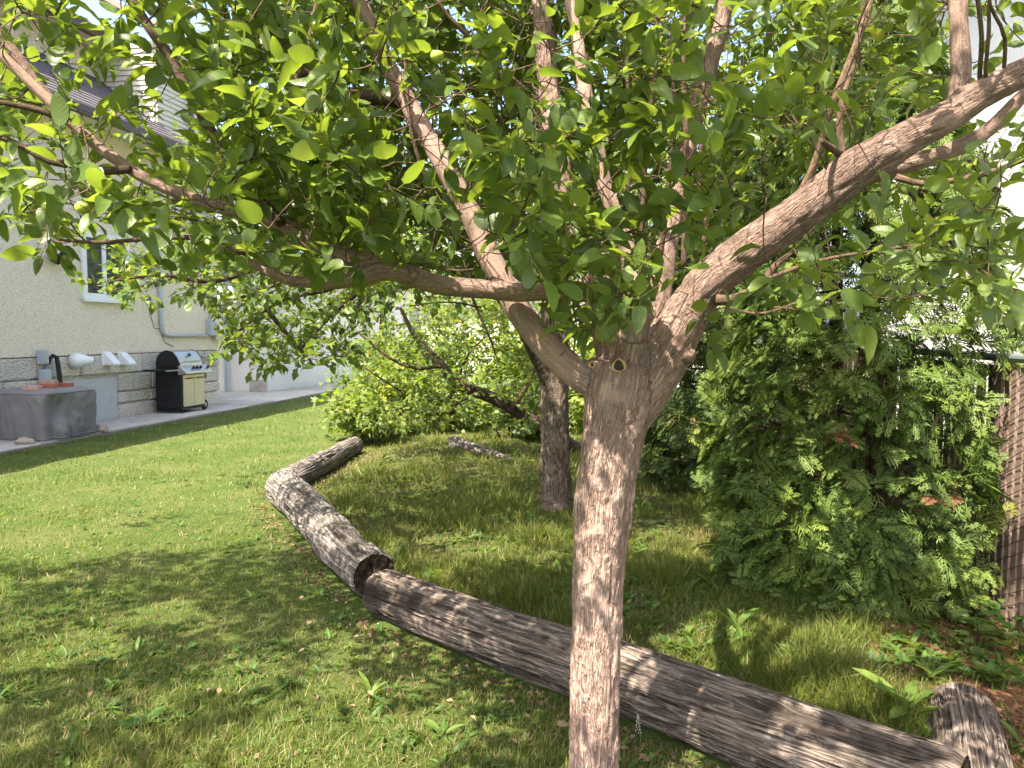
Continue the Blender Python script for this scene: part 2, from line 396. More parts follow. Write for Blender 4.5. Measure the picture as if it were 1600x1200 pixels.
turf = ramp(t, math_n(t, 'ADD', math_n(t, 'MULTIPLY', n1.outputs[0], .5), math_n(t, 'MULTIPLY', n2.outputs[0], .5)), [(.35, (.040, .075, .014)), (.5, (.070, .10, .024)), (.68, (.13, .13, .05))]).outputs[0]
dirt = ramp(t, n2.outputs[0], [(.3, (.05, .032, .02)), (.5, (.11, .075, .045)), (.7, (.2, .145, .09))]).outputs[0]
mul = ramp(t, n3.outputs[0], [(.3, (.06, .03, .02)), (.5, (.17, .08, .05)), (.7, (.30, .17, .11))]).outputs[0]
c = mixc(t, math_n(t, 'MULTIPLY', N(t, 'ShaderNodeAttribute', attribute_name='bed').outputs['Fac'], .4), turf, dirt)
c = mixc(t, N(t, 'ShaderNodeAttribute', attribute_name='mulch').outputs['Fac'], c, mul)
finish(t, out, c, .95, .1, math_n(t, 'ADD', n2.outputs[0], math_n(t, 'MULTIPLY', n3.outputs[0], .6)), .9, .03)
obj('ground', mesh_np('ground', V, F, {'bed': sb, 'mulch': fen}, True), m, kind='structure')

# ------------------------------------------------------------------ the house wall frame: u along the wall away from the camera, o out of the wall
K = np.array([-6.6, 17.3]); D = np.array([.178, .984]); NN = np.array([.984, -.178])
def WL(u, o, z): p = K + u * D + o * NN; return (p[0], p[1], z)
def on_wall(px, py, o=0.0):
    d = (px - 800) / FPX * RT - (py - 600) / FPX * UPV + FW; p0 = K + o * NN
    s = ((p0 - EYE[:2]) @ NN) / (d[:2] @ NN); q = EYE + d * s; return float((q[:2] - K) @ D), float(q[2])
ROTW = math.atan2(D[1], D[0])

m, t, out = nodes('stucco'); pos = N(t, 'ShaderNodeNewGeometry').outputs['Position']
n1 = noise(t, pos, 45, 3, .7); n2 = noise(t, pos, 1.1, 4); n3 = noise(t, pos, 110, 2, .5)
c = ramp(t, n1.outputs[0], [(.30, (.40, .31, .235)), (.43, (.73, .62, .49)), (.60, (.88, .79, .67))]).outputs[0]
c = mixc(t, math_n(t, 'MULTIPLY', n2.outputs[0], .22), c, (.46, .40, .31))
finish(t, out, c, .95, .15, math_n(t, 'ADD', n1.outputs[0], n3.outputs[0]), .7, .015); STUCCO = m
m, t, out = nodes('pale_stucco'); pos = N(t, 'ShaderNodeNewGeometry').outputs['Position']
n1 = noise(t, pos, 60, 3, .7); n2 = noise(t, pos, .9, 4)
c = ramp(t, n1.outputs[0], [(.35, (.58, .56, .53)), (.6, (.78, .77, .74))]).outputs[0]
c = mixc(t, math_n(t, 'MULTIPLY', n2.outputs[0], .2), c, (.5, .48, .44)); finish(t, out, c, .95, .15, n1.outputs[0], .6, .012); PALE = m
m, t, out = nodes('faux_stone'); pos = N(t, 'ShaderNodeNewGeometry').outputs['Position']
wv = N(t, 'ShaderNodeTexVoronoi', feature='F1'); wv.inputs['Scale'].default_value = 20; t.links.new(mapping(t, pos, (1, 1, 1.6)), wv.inputs['Vector'])
n1 = noise(t, pos, 30, 5, .7, .8); n2 = noise(t, pos, 2, 3)
c = ramp(t, n1.outputs[0], [(.3, (.47, .41, .34)), (.47, (.70, .625, .53)), (.65, (.80, .74, .64))]).outputs[0]
oi = N(t, 'ShaderNodeObjectInfo').outputs['Random']; c = mixc(t, math_n(t, 'MULTIPLY', oi, .35), c, (.33, .32, .29))
finish(t, out, c, .95, .15, math_n(t, 'ADD', n1.outputs[0], wv.outputs['Distance']), .9, .03); STONE = m
CONC = plain('concrete', (.40, .375, .34), .9, .22, 5, .2, bstr=.3)
GREYP = plain('smooth_grey_parging', (.47, .47, .48), .85, .08, 6, .2, bstr=.15)
CREAM = plain('cream_siding', (.62, .57, .47), .6, .06, 2)
BROWN = plain('brown_metal', (.085, .058, .045), .45, .1, 5)
m, t, out = nodes('asphalt_shingle'); pos = N(t, 'ShaderNodeNewGeometry').outputs['Position']; n1 = noise(t, pos, 60, 3)
oi = N(t, 'ShaderNodeObjectInfo').outputs['Random']
c = ramp(t, math_n(t, 'ADD', math_n(t, 'MULTIPLY', n1.outputs[0], .6), math_n(t, 'MULTIPLY', oi, .4)), [(.3, (.05, .043, .05)), (.75, (.13, .115, .125))]).outputs[0]
finish(t, out, c, .9, .2, n1.outputs[0], .5, .01); SHING = m
WHITE = plain('white_plastic', (.74, .75, .77), .45, .05, 3)
GREYM = plain('grey_painted_metal', (.38, .41, .45), .45, .08, 5)
BLACK = plain('black_enamel', (.012, .012, .014), .35, .2, 6)
BLACKR = plain('black_rubber', (.018, .018, .018), .8, .2, 6)
STEEL = plain('stainless_steel', (.56, .54, .50), .32, .06, 8, metal=.9)
CHAMP = plain('champagne_door_panel', (.60, .53, .36), .38, .06, 5, metal=.35)
m, t, out = nodes('dark_glass'); b = finish(t, out, (.02, .025, .03), .05, .8); GLASS = m

house = thing('house', WL(-7, 0, 0), 'cream stucco house with faux stone foundation and brown eaves beside the lawn', 'house', rotz=ROTW)
U0 = -17.0; FT = 1.225
MB(WL).box(U0, -1.93, -.3, 0, FT, 5.18).box(-1.93, 0, -.3, 0, FT, 3.6).box(-.3, 0, -3.4, -.3, 0, 3.6).box(U0, U0 + .3, -8, -.3, 0, 5.2).build('wall', STUCCO, house)
MB(WL).box(U0 + .3, -1.93, -1.6, -1.3, 5.6, 7.2).build('upper_wall', STUCCO, house)
# the two-storey block at the far end, clad in horizontal siding
b = MB(WL)
b.box(-1.93, 0, -7, -.06, 3.6, 7.3)
for k in range(36):
    z = 3.6 + k * .102; b.prism([(-1.93, -.06, z), (-1.93, -.015, z), (-1.93, -.045, z + .1), (-1.93, -.06, z + .1)], [(0, -.06, z), (0, -.015, z), (0, -.045, z + .1), (0, -.06, z + .1)])
    b.prism([(-1.93, -7, z), (-1.975, -7, z), (-1.945, -7, z + .1), (-1.93, -7, z + .1)], [(-1.93, -.06, z), (-1.975, -.06, z), (-1.945, -.06, z + .1), (-1.93, -.06, z + .1)])
b.build('siding', CREAM, house)
MB(WL).box(-.9, -.8, -.012, .05, 3.62, 7.0).build('downspout', BROWN, house)
# pent roof over the stucco wall
rt = MB(WL).prism([(U0, .55, 5.2), (U0, .55, 5.24), (U0, -1.3, 6.62), (U0, -1.3, 6.55)], [(-1.75, .55, 5.2), (-1.75, .55, 5.24), (-1.75, -1.3, 6.62), (-1.75, -1.3, 6.55)]).build('roof', SHING, house)
b = MB(WL)
for k in range(15):
    o0 = .6 - k * .125; z0 = 5.24 - (o0 - .55) * .746 + .012
    b.prism([(U0, o0, z0), (U0, o0, z0 + .022), (U0, o0 - .15, z0 + .115)], [(-1.72, o0, z0), (-1.72, o0, z0 + .022), (-1.72, o0 - .15, z0 + .115)])
b.build('shingles', SHING, rt, kind='stuff')
MB(WL).box(U0, -1.75, .55, .66, 5.08, 5.235).box(-1.75, -1.71, -.2, .66, 5.09, 5.29).build('gutter', BROWN, house, bevel=.01)
sf = MB(WL)
for k in range(90):
    u = U0 + k * .17
    if u < -1.95: sf.box(u, u + .155, 0, .55, 5.10, 5.125)
sf.build('soffit', CREAM, house)
MB(WL).tube([(-2.05, .62, 5.08), (-2.05, .62, 4.95), (-2.05, .10, 4.7), (-2.05, .06, 4.55), (-2.05, .06, 4.45)], .035, 8).build('downspout', BROWN, house)
# main roof eave
r2 = MB(WL).prism([(U0, -.75, 7.2), (U0, -.75, 7.3), (U0, -5.5, 10.2), (U0, -5.5, 10.1)], [(-1.5, -.75, 7.2), (-1.5, -.75, 7.3), (-1.5, -5.5, 10.2), (-1.5, -5.5, 10.1)]).build('roof', SHING, house)
MB(WL).box(U0, -1.5, -.75, -.63, 7.1, 7.29).box(-1.5, -1.45, -1.6, -.63, 7.1, 7.33).build('gutter', BROWN, house, bevel=.01)
MB(WL).box(U0, -1.5, -1.3, -.75, 7.13, 7.16).build('soffit', CREAM, house)
SUNSH = plain('sunlit_brown_shingle', (.22, .16, .14), .9, .2, 20)  # lighter copy of the roof shingle, sunlight put into its colour
MB(WL).prism([(-2.3, .35, 7.3), (-2.3, .35, 7.42), (-2.3, -3.5, 9.6), (-2.3, -3.5, 9.5)], [(.4, .35, 7.3), (.4, .35, 7.42), (.4, -3.5, 9.6), (.4, -3.5, 9.5)]).build('roof', SUNSH, house)
# foundation of ashlar-pattern blocks
MB(WL).box(U0, -.02, -.25, -.05, 0, FT - .005).box(-.25, -.02, -3.4, -.25, 0, FT - .005).build('foundation', STONE, house)
pu0, pz0 = on_wall(92, 660); pu1, pz1 = on_wall(184, 588)
pan_u0, pan_u1 = on_wall(92, 600)[0], on_wall(184, 600)[0]; PZ = .80
MB(WL).box(pan_u0 + .01, pan_u1 - .01, -.05, -.012, .02, PZ).build('panel', GREYP, house, label='smooth grey parged panel in the stone foundation')
rr = np.random.default_rng(11)
rows = [(.0, .30), (.30, .52), (.52, .86), (.86, FT - .01)]
for z0, z1 in rows:
    u = -9.5 + rr.uniform(-.3, 0)
    while u < -.02:
        u1 = u + rr.uniform(.42, 1.0)
        if u1 > -.35: u1 = -.0
        segs = [(u, u1)]
        if z0 < PZ - .02:
            segs = [(s0, s1) for s0, s1 in ((u, min(u1, pan_u0)), (max(u, pan_u1), u1)) if s1 - s0 > .08] if (u1 > pan_u0 and u < pan_u1) else segs
        for s0, s1 in segs:
            def lines(a0, a1):
                n_ = max(2, int((a1 - a0) / .085)); return np.concatenate([[a0, a0 + .010], np.linspace(a0 + .03, a1 - .03, n_), [a1 - .010, a1]])
            gu, gz = lines(s0 + .009, s1 - .009), lines(z0 + .008, z1 - .008); nx, nz = len(gu) - 1, len(gz) - 1
            g = [(u_, z_) for z_ in gz for u_ in gu]; off = rr.uniform(-.008, .008)
            hgt = off + .004 + .011 * fbm(np.array([(p[0], p[1], 3.3) for p in g]) * 8, 3)
            V = [WL(p[0], (-.055 if (k % (nx + 1) in (0, nx) or k // (nx + 1) in (0, nz)) else max(-.03, h)), p[1]) for k, (p, h) in enumerate(zip(g, hgt))]
            F = [(w * (nx + 1) + q, w * (nx + 1) + q + 1, (w + 1) * (nx + 1) + q + 1, (w + 1) * (nx + 1) + q) for w in range(nz) for q in range(nx)]
            me = mesh_np('stone_block', np.array(V), np.array(F)); obj('stone_block', me, STONE, house)
        u = u1
# window (tall white frame, two casements)
def window(px0, px1, py0, py1, label, blind=False):
    u0, u1 = on_wall(px0, 450)[0], on_wall(px1, 450)[0]; z0 = on_wall(px0, py1)[1]; z1 = on_wall(px0, py0)[1]
    fw = .10
    w = MB(WL).box(u0, u0 + fw, .0, .05, z0, z1).box(u1 - fw, u1, .0, .05, z0, z1).box(u0 + fw, u1 - fw, .0, .05, z1 - fw, z1).box(u0 + fw, u1 - fw, .0, .05, z0, z0 + fw * 1.2)
    um = (u0 + u1) / 2 - .06; w.box(um - .045, um + .045, 0, .04, z0 + fw * 1.2, z1 - fw)
    w = w.build('window', WHITE, house, bevel=.006, label=label)
    for s0, s1 in ((u0 + fw, um - .045), (um + .045, u1 - fw)): MB(WL).box(s0, s1, .004, .012, z0 + fw * 1.2, z1 - fw).build('pane', GLASS, w)
    MB(WL).box(u0 - .02, u1 + .02, .05, .085, z0 - .03, z0 + .02).build('sill', WHITE, w)
window(127, 201, 360, 468, 'white framed casement window with two dark panes')
# far wing: recess wall and a second pale wall in line with the house
wing = thing('house_wing', WL(6, -.37, 0), 'pale stucco wing with painted base set back beyond the recess of the house', 'building', rotz=ROTW)
MB(WL).box(2.88, 15, -8, -.37, .76, 3.3).build('wall', PALE, wing)
MB(WL).box(2.87, 15, -8, -.355, 0, .76).build('foundation', PALE, wing)
MB(WL).box(2.83, 2.868, -.86, -.36, .02, .36).build('patch', CONC, wing, label='rough grey mortar patch at the corner')
MB(WL).tube([(2.80, -1.52, .0), (2.80, -1.52, 3.2)], .045, 8).build('downspout', GREYM, wing)
MB(WL).box(2.6, 15.2, -8.2, .1, 3.3, 3.5).build('roof', BROWN, wing)
MB(WL).box(6.0, 6.5, -.365, -.30, 1.9, 2.0).build('vent', WHITE, wing)

# path of concrete slabs
pth = thing('path', WL(-6, .5, 0), None, None, rotz=ROTW); pth['kind'] = 'structure'
u = -11.0
while u < 12:
    w = 1.15; b = MB(WL); o1 = 1.08 + .02 * math.sin(u * 3)
    z = .045 + random.uniform(-.008, .008)
    b.box(u + .012, u + w - .012, (.02 if u < -.9 else -.3), o1, -.05, z).build('paving_slab', CONC, pth, bevel=.008); u += w
MB(WL).box(0, 2.8, -3.2, -.3, -.05, .042).build('paving_slab', CONC, pth, bevel=.008)
KERB = plain('gravel_edge', (.17, .15, .12), .95, .4, 30, bstr=.8)
MB(WL).box(-11, 12, 1.10, 1.17, -.05, .028).build('edging', KERB, pth)

# ------------------------------------------------------------------ things fixed to the house wall
def wt(name, px, py, label, cat, o=0.0, group=None):
    u, z = on_wall(px, py, o); return thing(name, WL(u, o, z), label, cat, group, ROTW), u, z
e, u, z = wt('floodlight', 80, 400, 'dark twin floodlight with motion sensor on the stucco wall', 'outdoor light')
MB(WL).tube([(u, .0, z), (u, .05, z)], .06, 12).build('mounting_plate', BLACK, e)
for du, dz in ((-.13, -.02), (.15, .03)):
    MB(WL).tube([(u + du * .3, .04, z), (u + du * .8, .10, z + dz + .02)], .018, 8).build('arm', BLACK, e)
    MB(WL).tube([(u + du * .8, .08, z + dz + .03), (u + du * .9, .14, z + dz), (u + du * 1.0, .24, z + dz - .05)], [.04, .075, .085], 12).build('lamp_head', BLACK, e)
MB(WL).tube([(u + .02, .04, z - .04), (u + .02, .12, z - .11)], [.03, .045], 10).build('motion_sensor', BLACK, e)

e, u, z = wt('junction_box', 61, 559, 'upper grey electrical box on the foundation beside the black hose', 'electrical box'); MB(WL).box(u - .07, u + .07, .015, .12, z - .10, z + .12).build('box_body', GREYM, e, bevel=.008); MB(WL).box(u - .05, u + .05, .12, .13, z - .07, z + .09).build('cover', GREYM, e)
e, u, z = wt('outlet_box', 65, 587, 'lower pale grey outlet box with closed cover on the foundation', 'electrical box'); MB(WL).box(u - .09, u + .09, .015, .10, z - .13, z + .10).build('box_body', GREYM, e, bevel=.008); MB(WL).box(u - .075, u + .075, .10, .125, z - .11, z + .07).build('cover', GREYM, e, bevel=.006)
e, u, z = wt('hose_pipe', 78, 580, 'black bent hose pipe curling down the foundation wall', 'pipe')
MB(WL).tube([(u - .09, .06, z + .12), (u - .085, .08, z + .20), (u - .03, .09, z + .255), (u + .04, .10, z + .22), (u + .05, .11, z + .1), (u + .075, .12, z - .2), (u + .08, .12, z - .5)], [.028, .03, .032, .034, .036, .036, .036], 10).build('pipe', BLACKR, e, smooth=True)
MB(WL).tube([(u - .09, .0, z + .05), (u - .09, .07, z + .12)], .03, 8).build('fitting', GREYM, e)
e, u, z = wt('dryer_vent', 116, 563, 'white round dryer vent with dark open spout on the foundation', 'vent')
MB(WL).tube([(u - .05, .0, z), (u - .02, .12, z - .005), (u + .08, .22, z), (u + .13, .26, z)], [.12, .125, .07, .06], 16).build('hood', WHITE, e, smooth=True)
MB(WL).tube([(u + .13, .26, z), (u + .138, .266, z)], .048, 12).build('opening', BLACK, e)
for px, lab in ((165, 'white wedge vent hood next to the round dryer vent'), (190, 'white wedge vent hood nearer the barbecue')):
    e, u, z = wt('vent_hood', px, 562, lab, 'vent', group='white vent hoods on the foundation')
    MB(WL).prism([(u - .09, .0, z + .13), (u - .09, .05, z + .13), (u - .09, .24, z - .06), (u - .09, .24, z - .09), (u - .09, 0, z - .09)], [(u + .09, .0, z + .13), (u + .09, .05, z + .13), (u + .09, .24, z - .06), (u + .09, .24, z - .09), (u + .09, 0, z - .09)]).build('hood', WHITE, e, bevel=.006)
    MB(WL).box(u - .11, u + .11, .005, .02, z - .11, z + .15).build('flange', WHITE, e)
e, u, z = wt('electric_meter', 330, 513, 'grey meter box with round glass meter and bent conduit near the house corner', 'electric meter')
MB(WL).box(u - .22, u - .02, .0, .14, z - .16, z + .2).build('box_body', GREYM, e, bevel=.01)
MB(WL).box(u + .0, u + .28, .0, .12, z - .26, z + .12).build('meter_base', plain('beige_metal', (.52, .44, .36), .5), e, bevel=.01)
MB(WL).tube([(u + .14, .12, z), (u + .14, .20, z), (u + .14, .23, z)], [.09, .09, .07], 16).build('meter', WHITE, e, smooth=True)
cu, cz = on_wall(249, 524)
MB(WL).tube([(cu, .05, 4.4), (cu, .05, cz + .25), (cu + .03, .05, cz + .1), (cu + .10, .05, cz + .02), (cu + .25, .05, cz), (u - .2, .05, cz)], .04, 10).build('conduit', GREYM, e, smooth=True)
MB(WL).tube([(u - .1, .05, z + .2), (u - .1, .05, 5.0)], .03, 8).build('conduit', GREYM, e)
for pts in ([(225, 462), (233, 490), (240, 513), (254, 514)], [(252, 524), (256, 535), (270, 541)]):
    MB(WL).tube([(lambda q: (q[0], .02, q[1]))(on_wall(*p)) for p in pts], .006, 5).build('wire', BLACKR, e)
e, u, z = wt('gas_regulator', 325, 560, 'small grey gas regulator with bent pipe behind the barbecue', 'gas regulator')
MB(WL).tube([(u - .25, .03, z + .05), (u - .1, .08, z + .06), (u + .1, .08, z + .06), (u + .2, .08, z)], .02, 8).build('pipe', GREYM, e)
MB(WL).tube([(u + .08, .05, z - .02), (u + .08, .14, z - .02)], [.09, .07], 12).build('valve', GREYM, e)

# ------------------------------------------------------------------ barbecue
bu = on_wall(282, 600, .65)[0]; bbq = thing('barbecue', WL(bu + .35, .4, .04), 'gas barbecue with black lid sides and steel front standing by the house', 'barbecue', rotz=ROTW)
def BL(a, o, z): return WL(bu + a, .12 + o, z + .045)
b = MB(BL).box(0, .03, 0, .55, .03, .80); b.build('side_panel', BLACK, bbq)
MB(BL).box(.75, .78, 0, .55, .10, .80).build('side_panel', BLACK, bbq)
MB(BL).box(.03, .75, .0, .02, .08, .78).build('back_panel', BLACK, bbq)
MB(BL).box(.0, .78, .0, .55, .06, .10).build('bottom_shelf', BLACK, bbq)
for q in (0, 1):
    dr = MB(BL).box(.04 + .355 * q, .04 + .355 * q + .345, .55, .575, .12, .74).build('door', CHAMP, bbq, bevel=.006)
    MB(BL).tube([(.10 + .355 * q, .595, .67), (.33 + .355 * q, .595, .67)], .011, 8).build('handle', BLACK, dr)
for q in (0, .75): MB(BL).box(q, q + .03, .52, .55, 0, .10).build('leg', BLACK, bbq)
cp = MB(BL).prism([(-.03, .50, .74), (-.03, .68, .76), (-.03, .68, .80), (-.03, .54, .92), (-.03, .50, .92)], [(.86, .50, .74), (.86, .68, .76), (.86, .68, .80), (.86, .54, .92), (.86, .50, .92)]).build('control_panel', STEEL, bbq, bevel=.008)
for q in (.3, .42, .54, .80): MB(BL).tube([(q, .615, .865), (q, .645, .893)], .026, 12).build('knob', BLACK, cp)
MB(BL).box(.0, .78, .02, .52, .78, .90).build('firebox', BLACK, bbq)
arc = [(.02, .90)] + [(.02 + .0 + .26 - .26 * math.cos(w), .92 + .30 * math.sin(w) ** .8) for w in np.linspace(.15, 1.5, 7)] + [(.38, 1.19), (.47, 1.09), (.53, .96), (.53, .90)]
for q in (-.015, .775): MB(BL).prism([(q, o, z) for o, z in arc], [(q + .03, o, z) for o, z in arc]).build('lid_side', BLACK, bbq, bevel=.004)
arc2 = [(o * .98 + .004, .9 + (z - .9) * .985) for o, z in arc]
hd = MB(BL).prism([(.016, o, z) for o, z in arc2], [(.774, o, z) for o, z in arc2]).build('lid', STEEL, bbq)
MB(BL).tube([(.10, .535, 1.0), (.10, .57, 1.0), (.68, .57, 1.0), (.68, .535, 1.0)], .014, 8).build('handle', STEEL, hd)
MB(BL).tube([(.39, .47, 1.115), (.39, .495, 1.13)], .035, 14).build('thermometer', BLACK, hd)
sh = MB(BL).box(-.42, -.02, .03, .50, .82, .86).build('side_shelf', BLACK, bbq, bevel=.01); MB(BL).tube([(-.42, .52, .835), (-.03, .52, .835)], .012, 8).build('towel_bar', STEEL, sh)
MB(BL).box(.80, 1.02, .06, .46, .80, .85).build('side_burner', BLACK, bbq, bevel=.01)
MB(BL).box(.82, .98, .44, .47, .62, .8).build('side_burner_panel', BLACK, bbq)
MB(BL).tube([(.98, .40, .03), (.98, .40, .82)], .012, 8).build('hose', BLACK, bbq)
for o in (.08, .50):
    w = MB(BL).tube([(.83, o - .025, .10), (.83, o + .025, .10)], .10, 20).build('wheel', BLACKR, bbq, bevel=.008); MB(BL).tube([(.83, o + .025, .10), (.83, o + .032, .10)], .04, 14).build('hub', GREYM, w)
MB(BL).tube([(.35, .25, .12), (.35, .25, .15), (.35, .25, .42), (.35, .25, .47), (.35, .25, .5)], [.1, .14, .14, .1, .03], 14).build('gas_bottle', BLACK, bbq, smooth=True)

# ------------------------------------------------------------------ the covered box with bricks on top
cu0, _ = on_wall(12, 650, .7); CC = np.array(WL(on_wall(70, 640, .62)[0], .62, 0))
m, t, out = nodes('dark_grey_canvas'); pos = N(t, 'ShaderNodeNewGeometry').outputs['Position']; n1 = noise(t, pos, 4, 5); n2 = noise(t, pos, 300, 2)
c = ramp(t, n1.outputs[0], [(.3, (.165, .155, .162)), (.7, (.205, .195, .20))]).outputs[0]; finish(t, out, c, .85, .25, n2.outputs[0], .2, .003); CANVAS = m
HX, HY, HZ = .53, .50, .74
def CB(a, o, z): p = CC[:2] + a * D + o * NN; return (p[0], p[1], z)
Vs, Fs = [], []; NA, NZ = 160, 46
for k in range(NZ + 1):
    q = k / NZ
    for j in range(NA):
        w = 2 * math.pi * j / NA; e = 8.0
        cr = (abs(math.cos(w)) ** e + abs(math.sin(w)) ** e) ** (-1 / e); x, y = math.cos(w) * cr, math.sin(w) * cr
        if q < .78:
            h = q / .78; f = .90 + .10 * h ** .6 if h > .25 else .80 + .16 * h / .25 * 1.0; f = .93 + .07 * min(1, h * 1.6) ** .8 ; z = .06 + (HZ - .06) * h
        else:
            h = (q - .78) / .22; f = 1.0 - h; z = HZ + .035 * math.sin(min(1, h * 3) * math.pi / 2) + .01 * h
        Vs.append([x * HX * f, y * HY * f, z, w, q])
Vs = np.array(Vs); a3 = np.stack([np.cos(Vs[:, 3]) * 1.4, np.sin(Vs[:, 3]) * 1.4, Vs[:, 2] * 1.2], -1)
fold = 1 - np.abs(pnoise(a3 * np.array([3.2, 3.2, 1.2]) + 5)) * 2
side = sstep(.80, .70, Vs[:, 4])
pleat = np.sin(Vs[:, 3] * 11 + 2.2 * pnoise(a3 * 1.3 + 4)) * (.5 + .5 * np.sin(Vs[:, 3] * 3 + 1))
amp = side * (.050 * np.clip(1.1 - Vs[:, 2] / HZ, 0, 1) ** .8 * pleat + (.026 * fold) * (1 - .5 * Vs[:, 2] / HZ) + .010 * pnoise(a3 * np.array([1, 1, 2.]) + 9) + .014 * (1 - 2.2 * np.abs(pnoise(a3 * np.array([2.4, 2.4, 3.4]) + np.roll(a3, 1, 1) * 1.5 + 2))))
rad = unit(Vs[:, :2]); xy = Vs[:, :2] + rad * amp[:, None]; zz = Vs[:, 2] + side * .02 * pnoise(a3 * 3) - .05 * sstep(.06, .0, Vs[:, 4]) * 0
zz = np.where(Vs[:, 4] < .02, .03 + .05 * np.abs(pnoise(a3 * 2.3 + 30)), zz)
dent = sstep(.36, .0, np.hypot(Vs[:, 0] + .25, zz - .48)) * (Vs[:, 1] > .2); xy[:, 1] -= dent * .11
V = np.array([CB(x, y, z) for (x, y), z in zip(xy, zz)])
F = [(k * NA + j, k * NA + (j + 1) % NA, (k + 1) * NA + (j + 1) % NA, (k + 1) * NA + j) for k in range(NZ) for j in range(NA)]
cov = thing('covered_box', CB(0, 0, .04), 'boxy outdoor unit under a sagging dark grey canvas cover on the path', 'covered unit', rotz=ROTW)
obj('cover', mesh_np('cover', V, F, None, True), CANVAS, cov)
# piped seam round the top edge and a hem cord along the bottom, both following the cloth
for row, r_ in ((int(NZ * .77), .007), (1, .009)):
    ring = V[row * NA:(row + 1) * NA]; ce = ring.mean(0); MB().tube([p + unit((p - ce) * np.array([1, 1, 0])) * .004 for p in np.vstack([ring[::2], ring[:1]])], r_, 5, False).build('seam', CANVAS, cov, smooth=True)
FOOT = plain('sandstone', (.34, .29, .22), .9, .2, 9)
for a, o in ((-.42, .36), (.42, .36), (-.42, -.3), (.42, -.3)): MB(CB).box(a - .05, a + .05, o - .05, o + .05, .03, .12).build('foot', FOOT, cov, bevel=.02)
BR = plain('red_brick', (.33, .12, .075), .9, .25, 14, .2, bstr=.4); BRP = plain('pale_brick', (.42, .27, .22), .9, .2, 14, .2, bstr=.4)
def brick(a, o, z, rot, mm, lab):
    c, s = math.cos(rot), math.sin(rot)
    MB(lambda x, y, w: CB(a + x * c - y * s, o + x * s + y * c, z + w)).box(-.115, .115, -.055, .055, 0, .062).build('brick', mm, None, bevel=.005, label=lab, cat='brick', group='bricks weighing down the grey cover')
HB = HZ + .034
brick(-.33, .10, HB, 1.35, BRP, 'pale dusty brick lying alone at the near end of the cover')
brick(-.05, .13, HB, 1.5, BR, 'lower red brick of the pair stacked on the cover')
brick(-.04, .12, HB + .063, 1.4, BRP, 'upper brick of the pair stacked on the cover')
brick(.26, .14, HB, 1.62, BR, 'single dark red brick on the cover nearest the smooth panel')
ROCK = FOOT
def rock(name, p, s, label, cat='stone', mt=None):
    b = bmesh.new(); bmesh.ops.create_icosphere(b, subdivisions=3, radius=1)
    co = np.array([v.co for v in b.verts]); d = 1 + .25 * fbm(co * 1.3 + p[0] * 7, 3)
    for v, k in zip(b.verts, d): v.co = Vector((v.co.x * s[0] * k + p[0], v.co.y * s[1] * k + p[1], max(v.co.z * s[2] * k, -.5 * s[2]) + p[2]))
    me = bpy.data.meshes.new(name); b.to_mesh(me); b.free(); return obj(name, me, mt or ROCK, label=label, cat=cat)
rock('rock', CB(.66, .42, .08), (.11, .09, .08), 'tan rock lying on the path edge beside the covered box')
rock('rock', CB(-.72, .3, .07), (.13, .10, .06), 'flat tan rock at the near foot of the covered box')

# ------------------------------------------------------------------ fence, neighbour house, far setting
FD = unit(np.array([.165, .986])); FN = np.array([-FD[1], FD[0]])
def FL(s, o, z): p = np.array([2.66, 4.0]) + s * FD + o * FN; return (p[0], p[1], z)
fence = thing('chain_link_fence', FL(0, 0, 0), 'chain link fence filled with brownish privacy slats behind the cedars', 'fence')
SLAT = plain('brown_vinyl_slat', (.18, .128, .105), .55, .14, 3, .35)
sm = MB().box(-.026, .026, -.008, .008, .04, 1.42).mesh('slat')
ang = math.atan2(FD[1], FD[0])
for k in range(150):
    p = FL(-1.9 + k * .076, 0, 0); s = obj('slat', sm, SLAT, None); s.location = p; s.rotation_euler = (random.gauss(0, .006), random.gauss(0, .006), ang + random.gauss(0, .03))
    s.parent = fence; s.matrix_parent_inverse = chain(fence).inverted()
b = MB(FL)
WIREM = plain('dark_wire', (.03, .025, .022), .5, .2, 8)
for k in range(-22, 70):
    # each strand rises towards the street end across the face of the slats
    z0 = .06; s0 = -1.9 + k * .15 + 3.0; s1 = s0 - 3.0
    a0, a1 = min(max(s0, -1.9), 9.5), min(max(s1, -1.9), 9.5)
    if a0 - a1 < .02: continue
    b.tube([(a0, .012, z0 + (s0 - a0) * .45), (a1, .012, z0 + (s0 - a1) * .45)], .0022, 4, False)
b.build('wire_mesh', WIREM, fence, kind='stuff')
RAIL = plain('galvanised_pipe', (.16, .20, .20), .45, .12, 6, metal=.4)
MB(FL).tube([(-1.9, 0, 1.465), (9.6, 0, 1.465)], .024, 10).build('top_rail', RAIL, fence)
for s in (-1.8, .95, 3.7, 6.5, 9.4): MB(FL).tube([(s, -.04, 0), (s, -.04, 1.5), (s, -.04, 1.53)], [.03, .03, .015], 10).build('post', RAIL, fence)

nb = thing('neighbour_house', FL(3, -2.2, 0), 'tall white stucco house rising behind the slatted fence', 'house')
MB(FL).box(-4, 11, -9, -2.2, 0, 6.6).build('wall', PALE, nb)
MB(FL).box(3.25, 3.36, -2.2, -2.11, .3, 6.4).build('downspout', GREYM, nb)
MB(FL).prism([(-4.5, -1.6, 6.5), (-4.5, -1.6, 6.7), (-4.5, -5.6, 9)], [(11.5, -1.6, 6.5), (11.5, -1.6, 6.7), (11.5, -5.6, 9)]).build('roof', SHING, nb)
MB(FL).box(-4.5, 11.5, -2.2, -1.6, 6.45, 6.5).build('soffit', CREAM, nb)
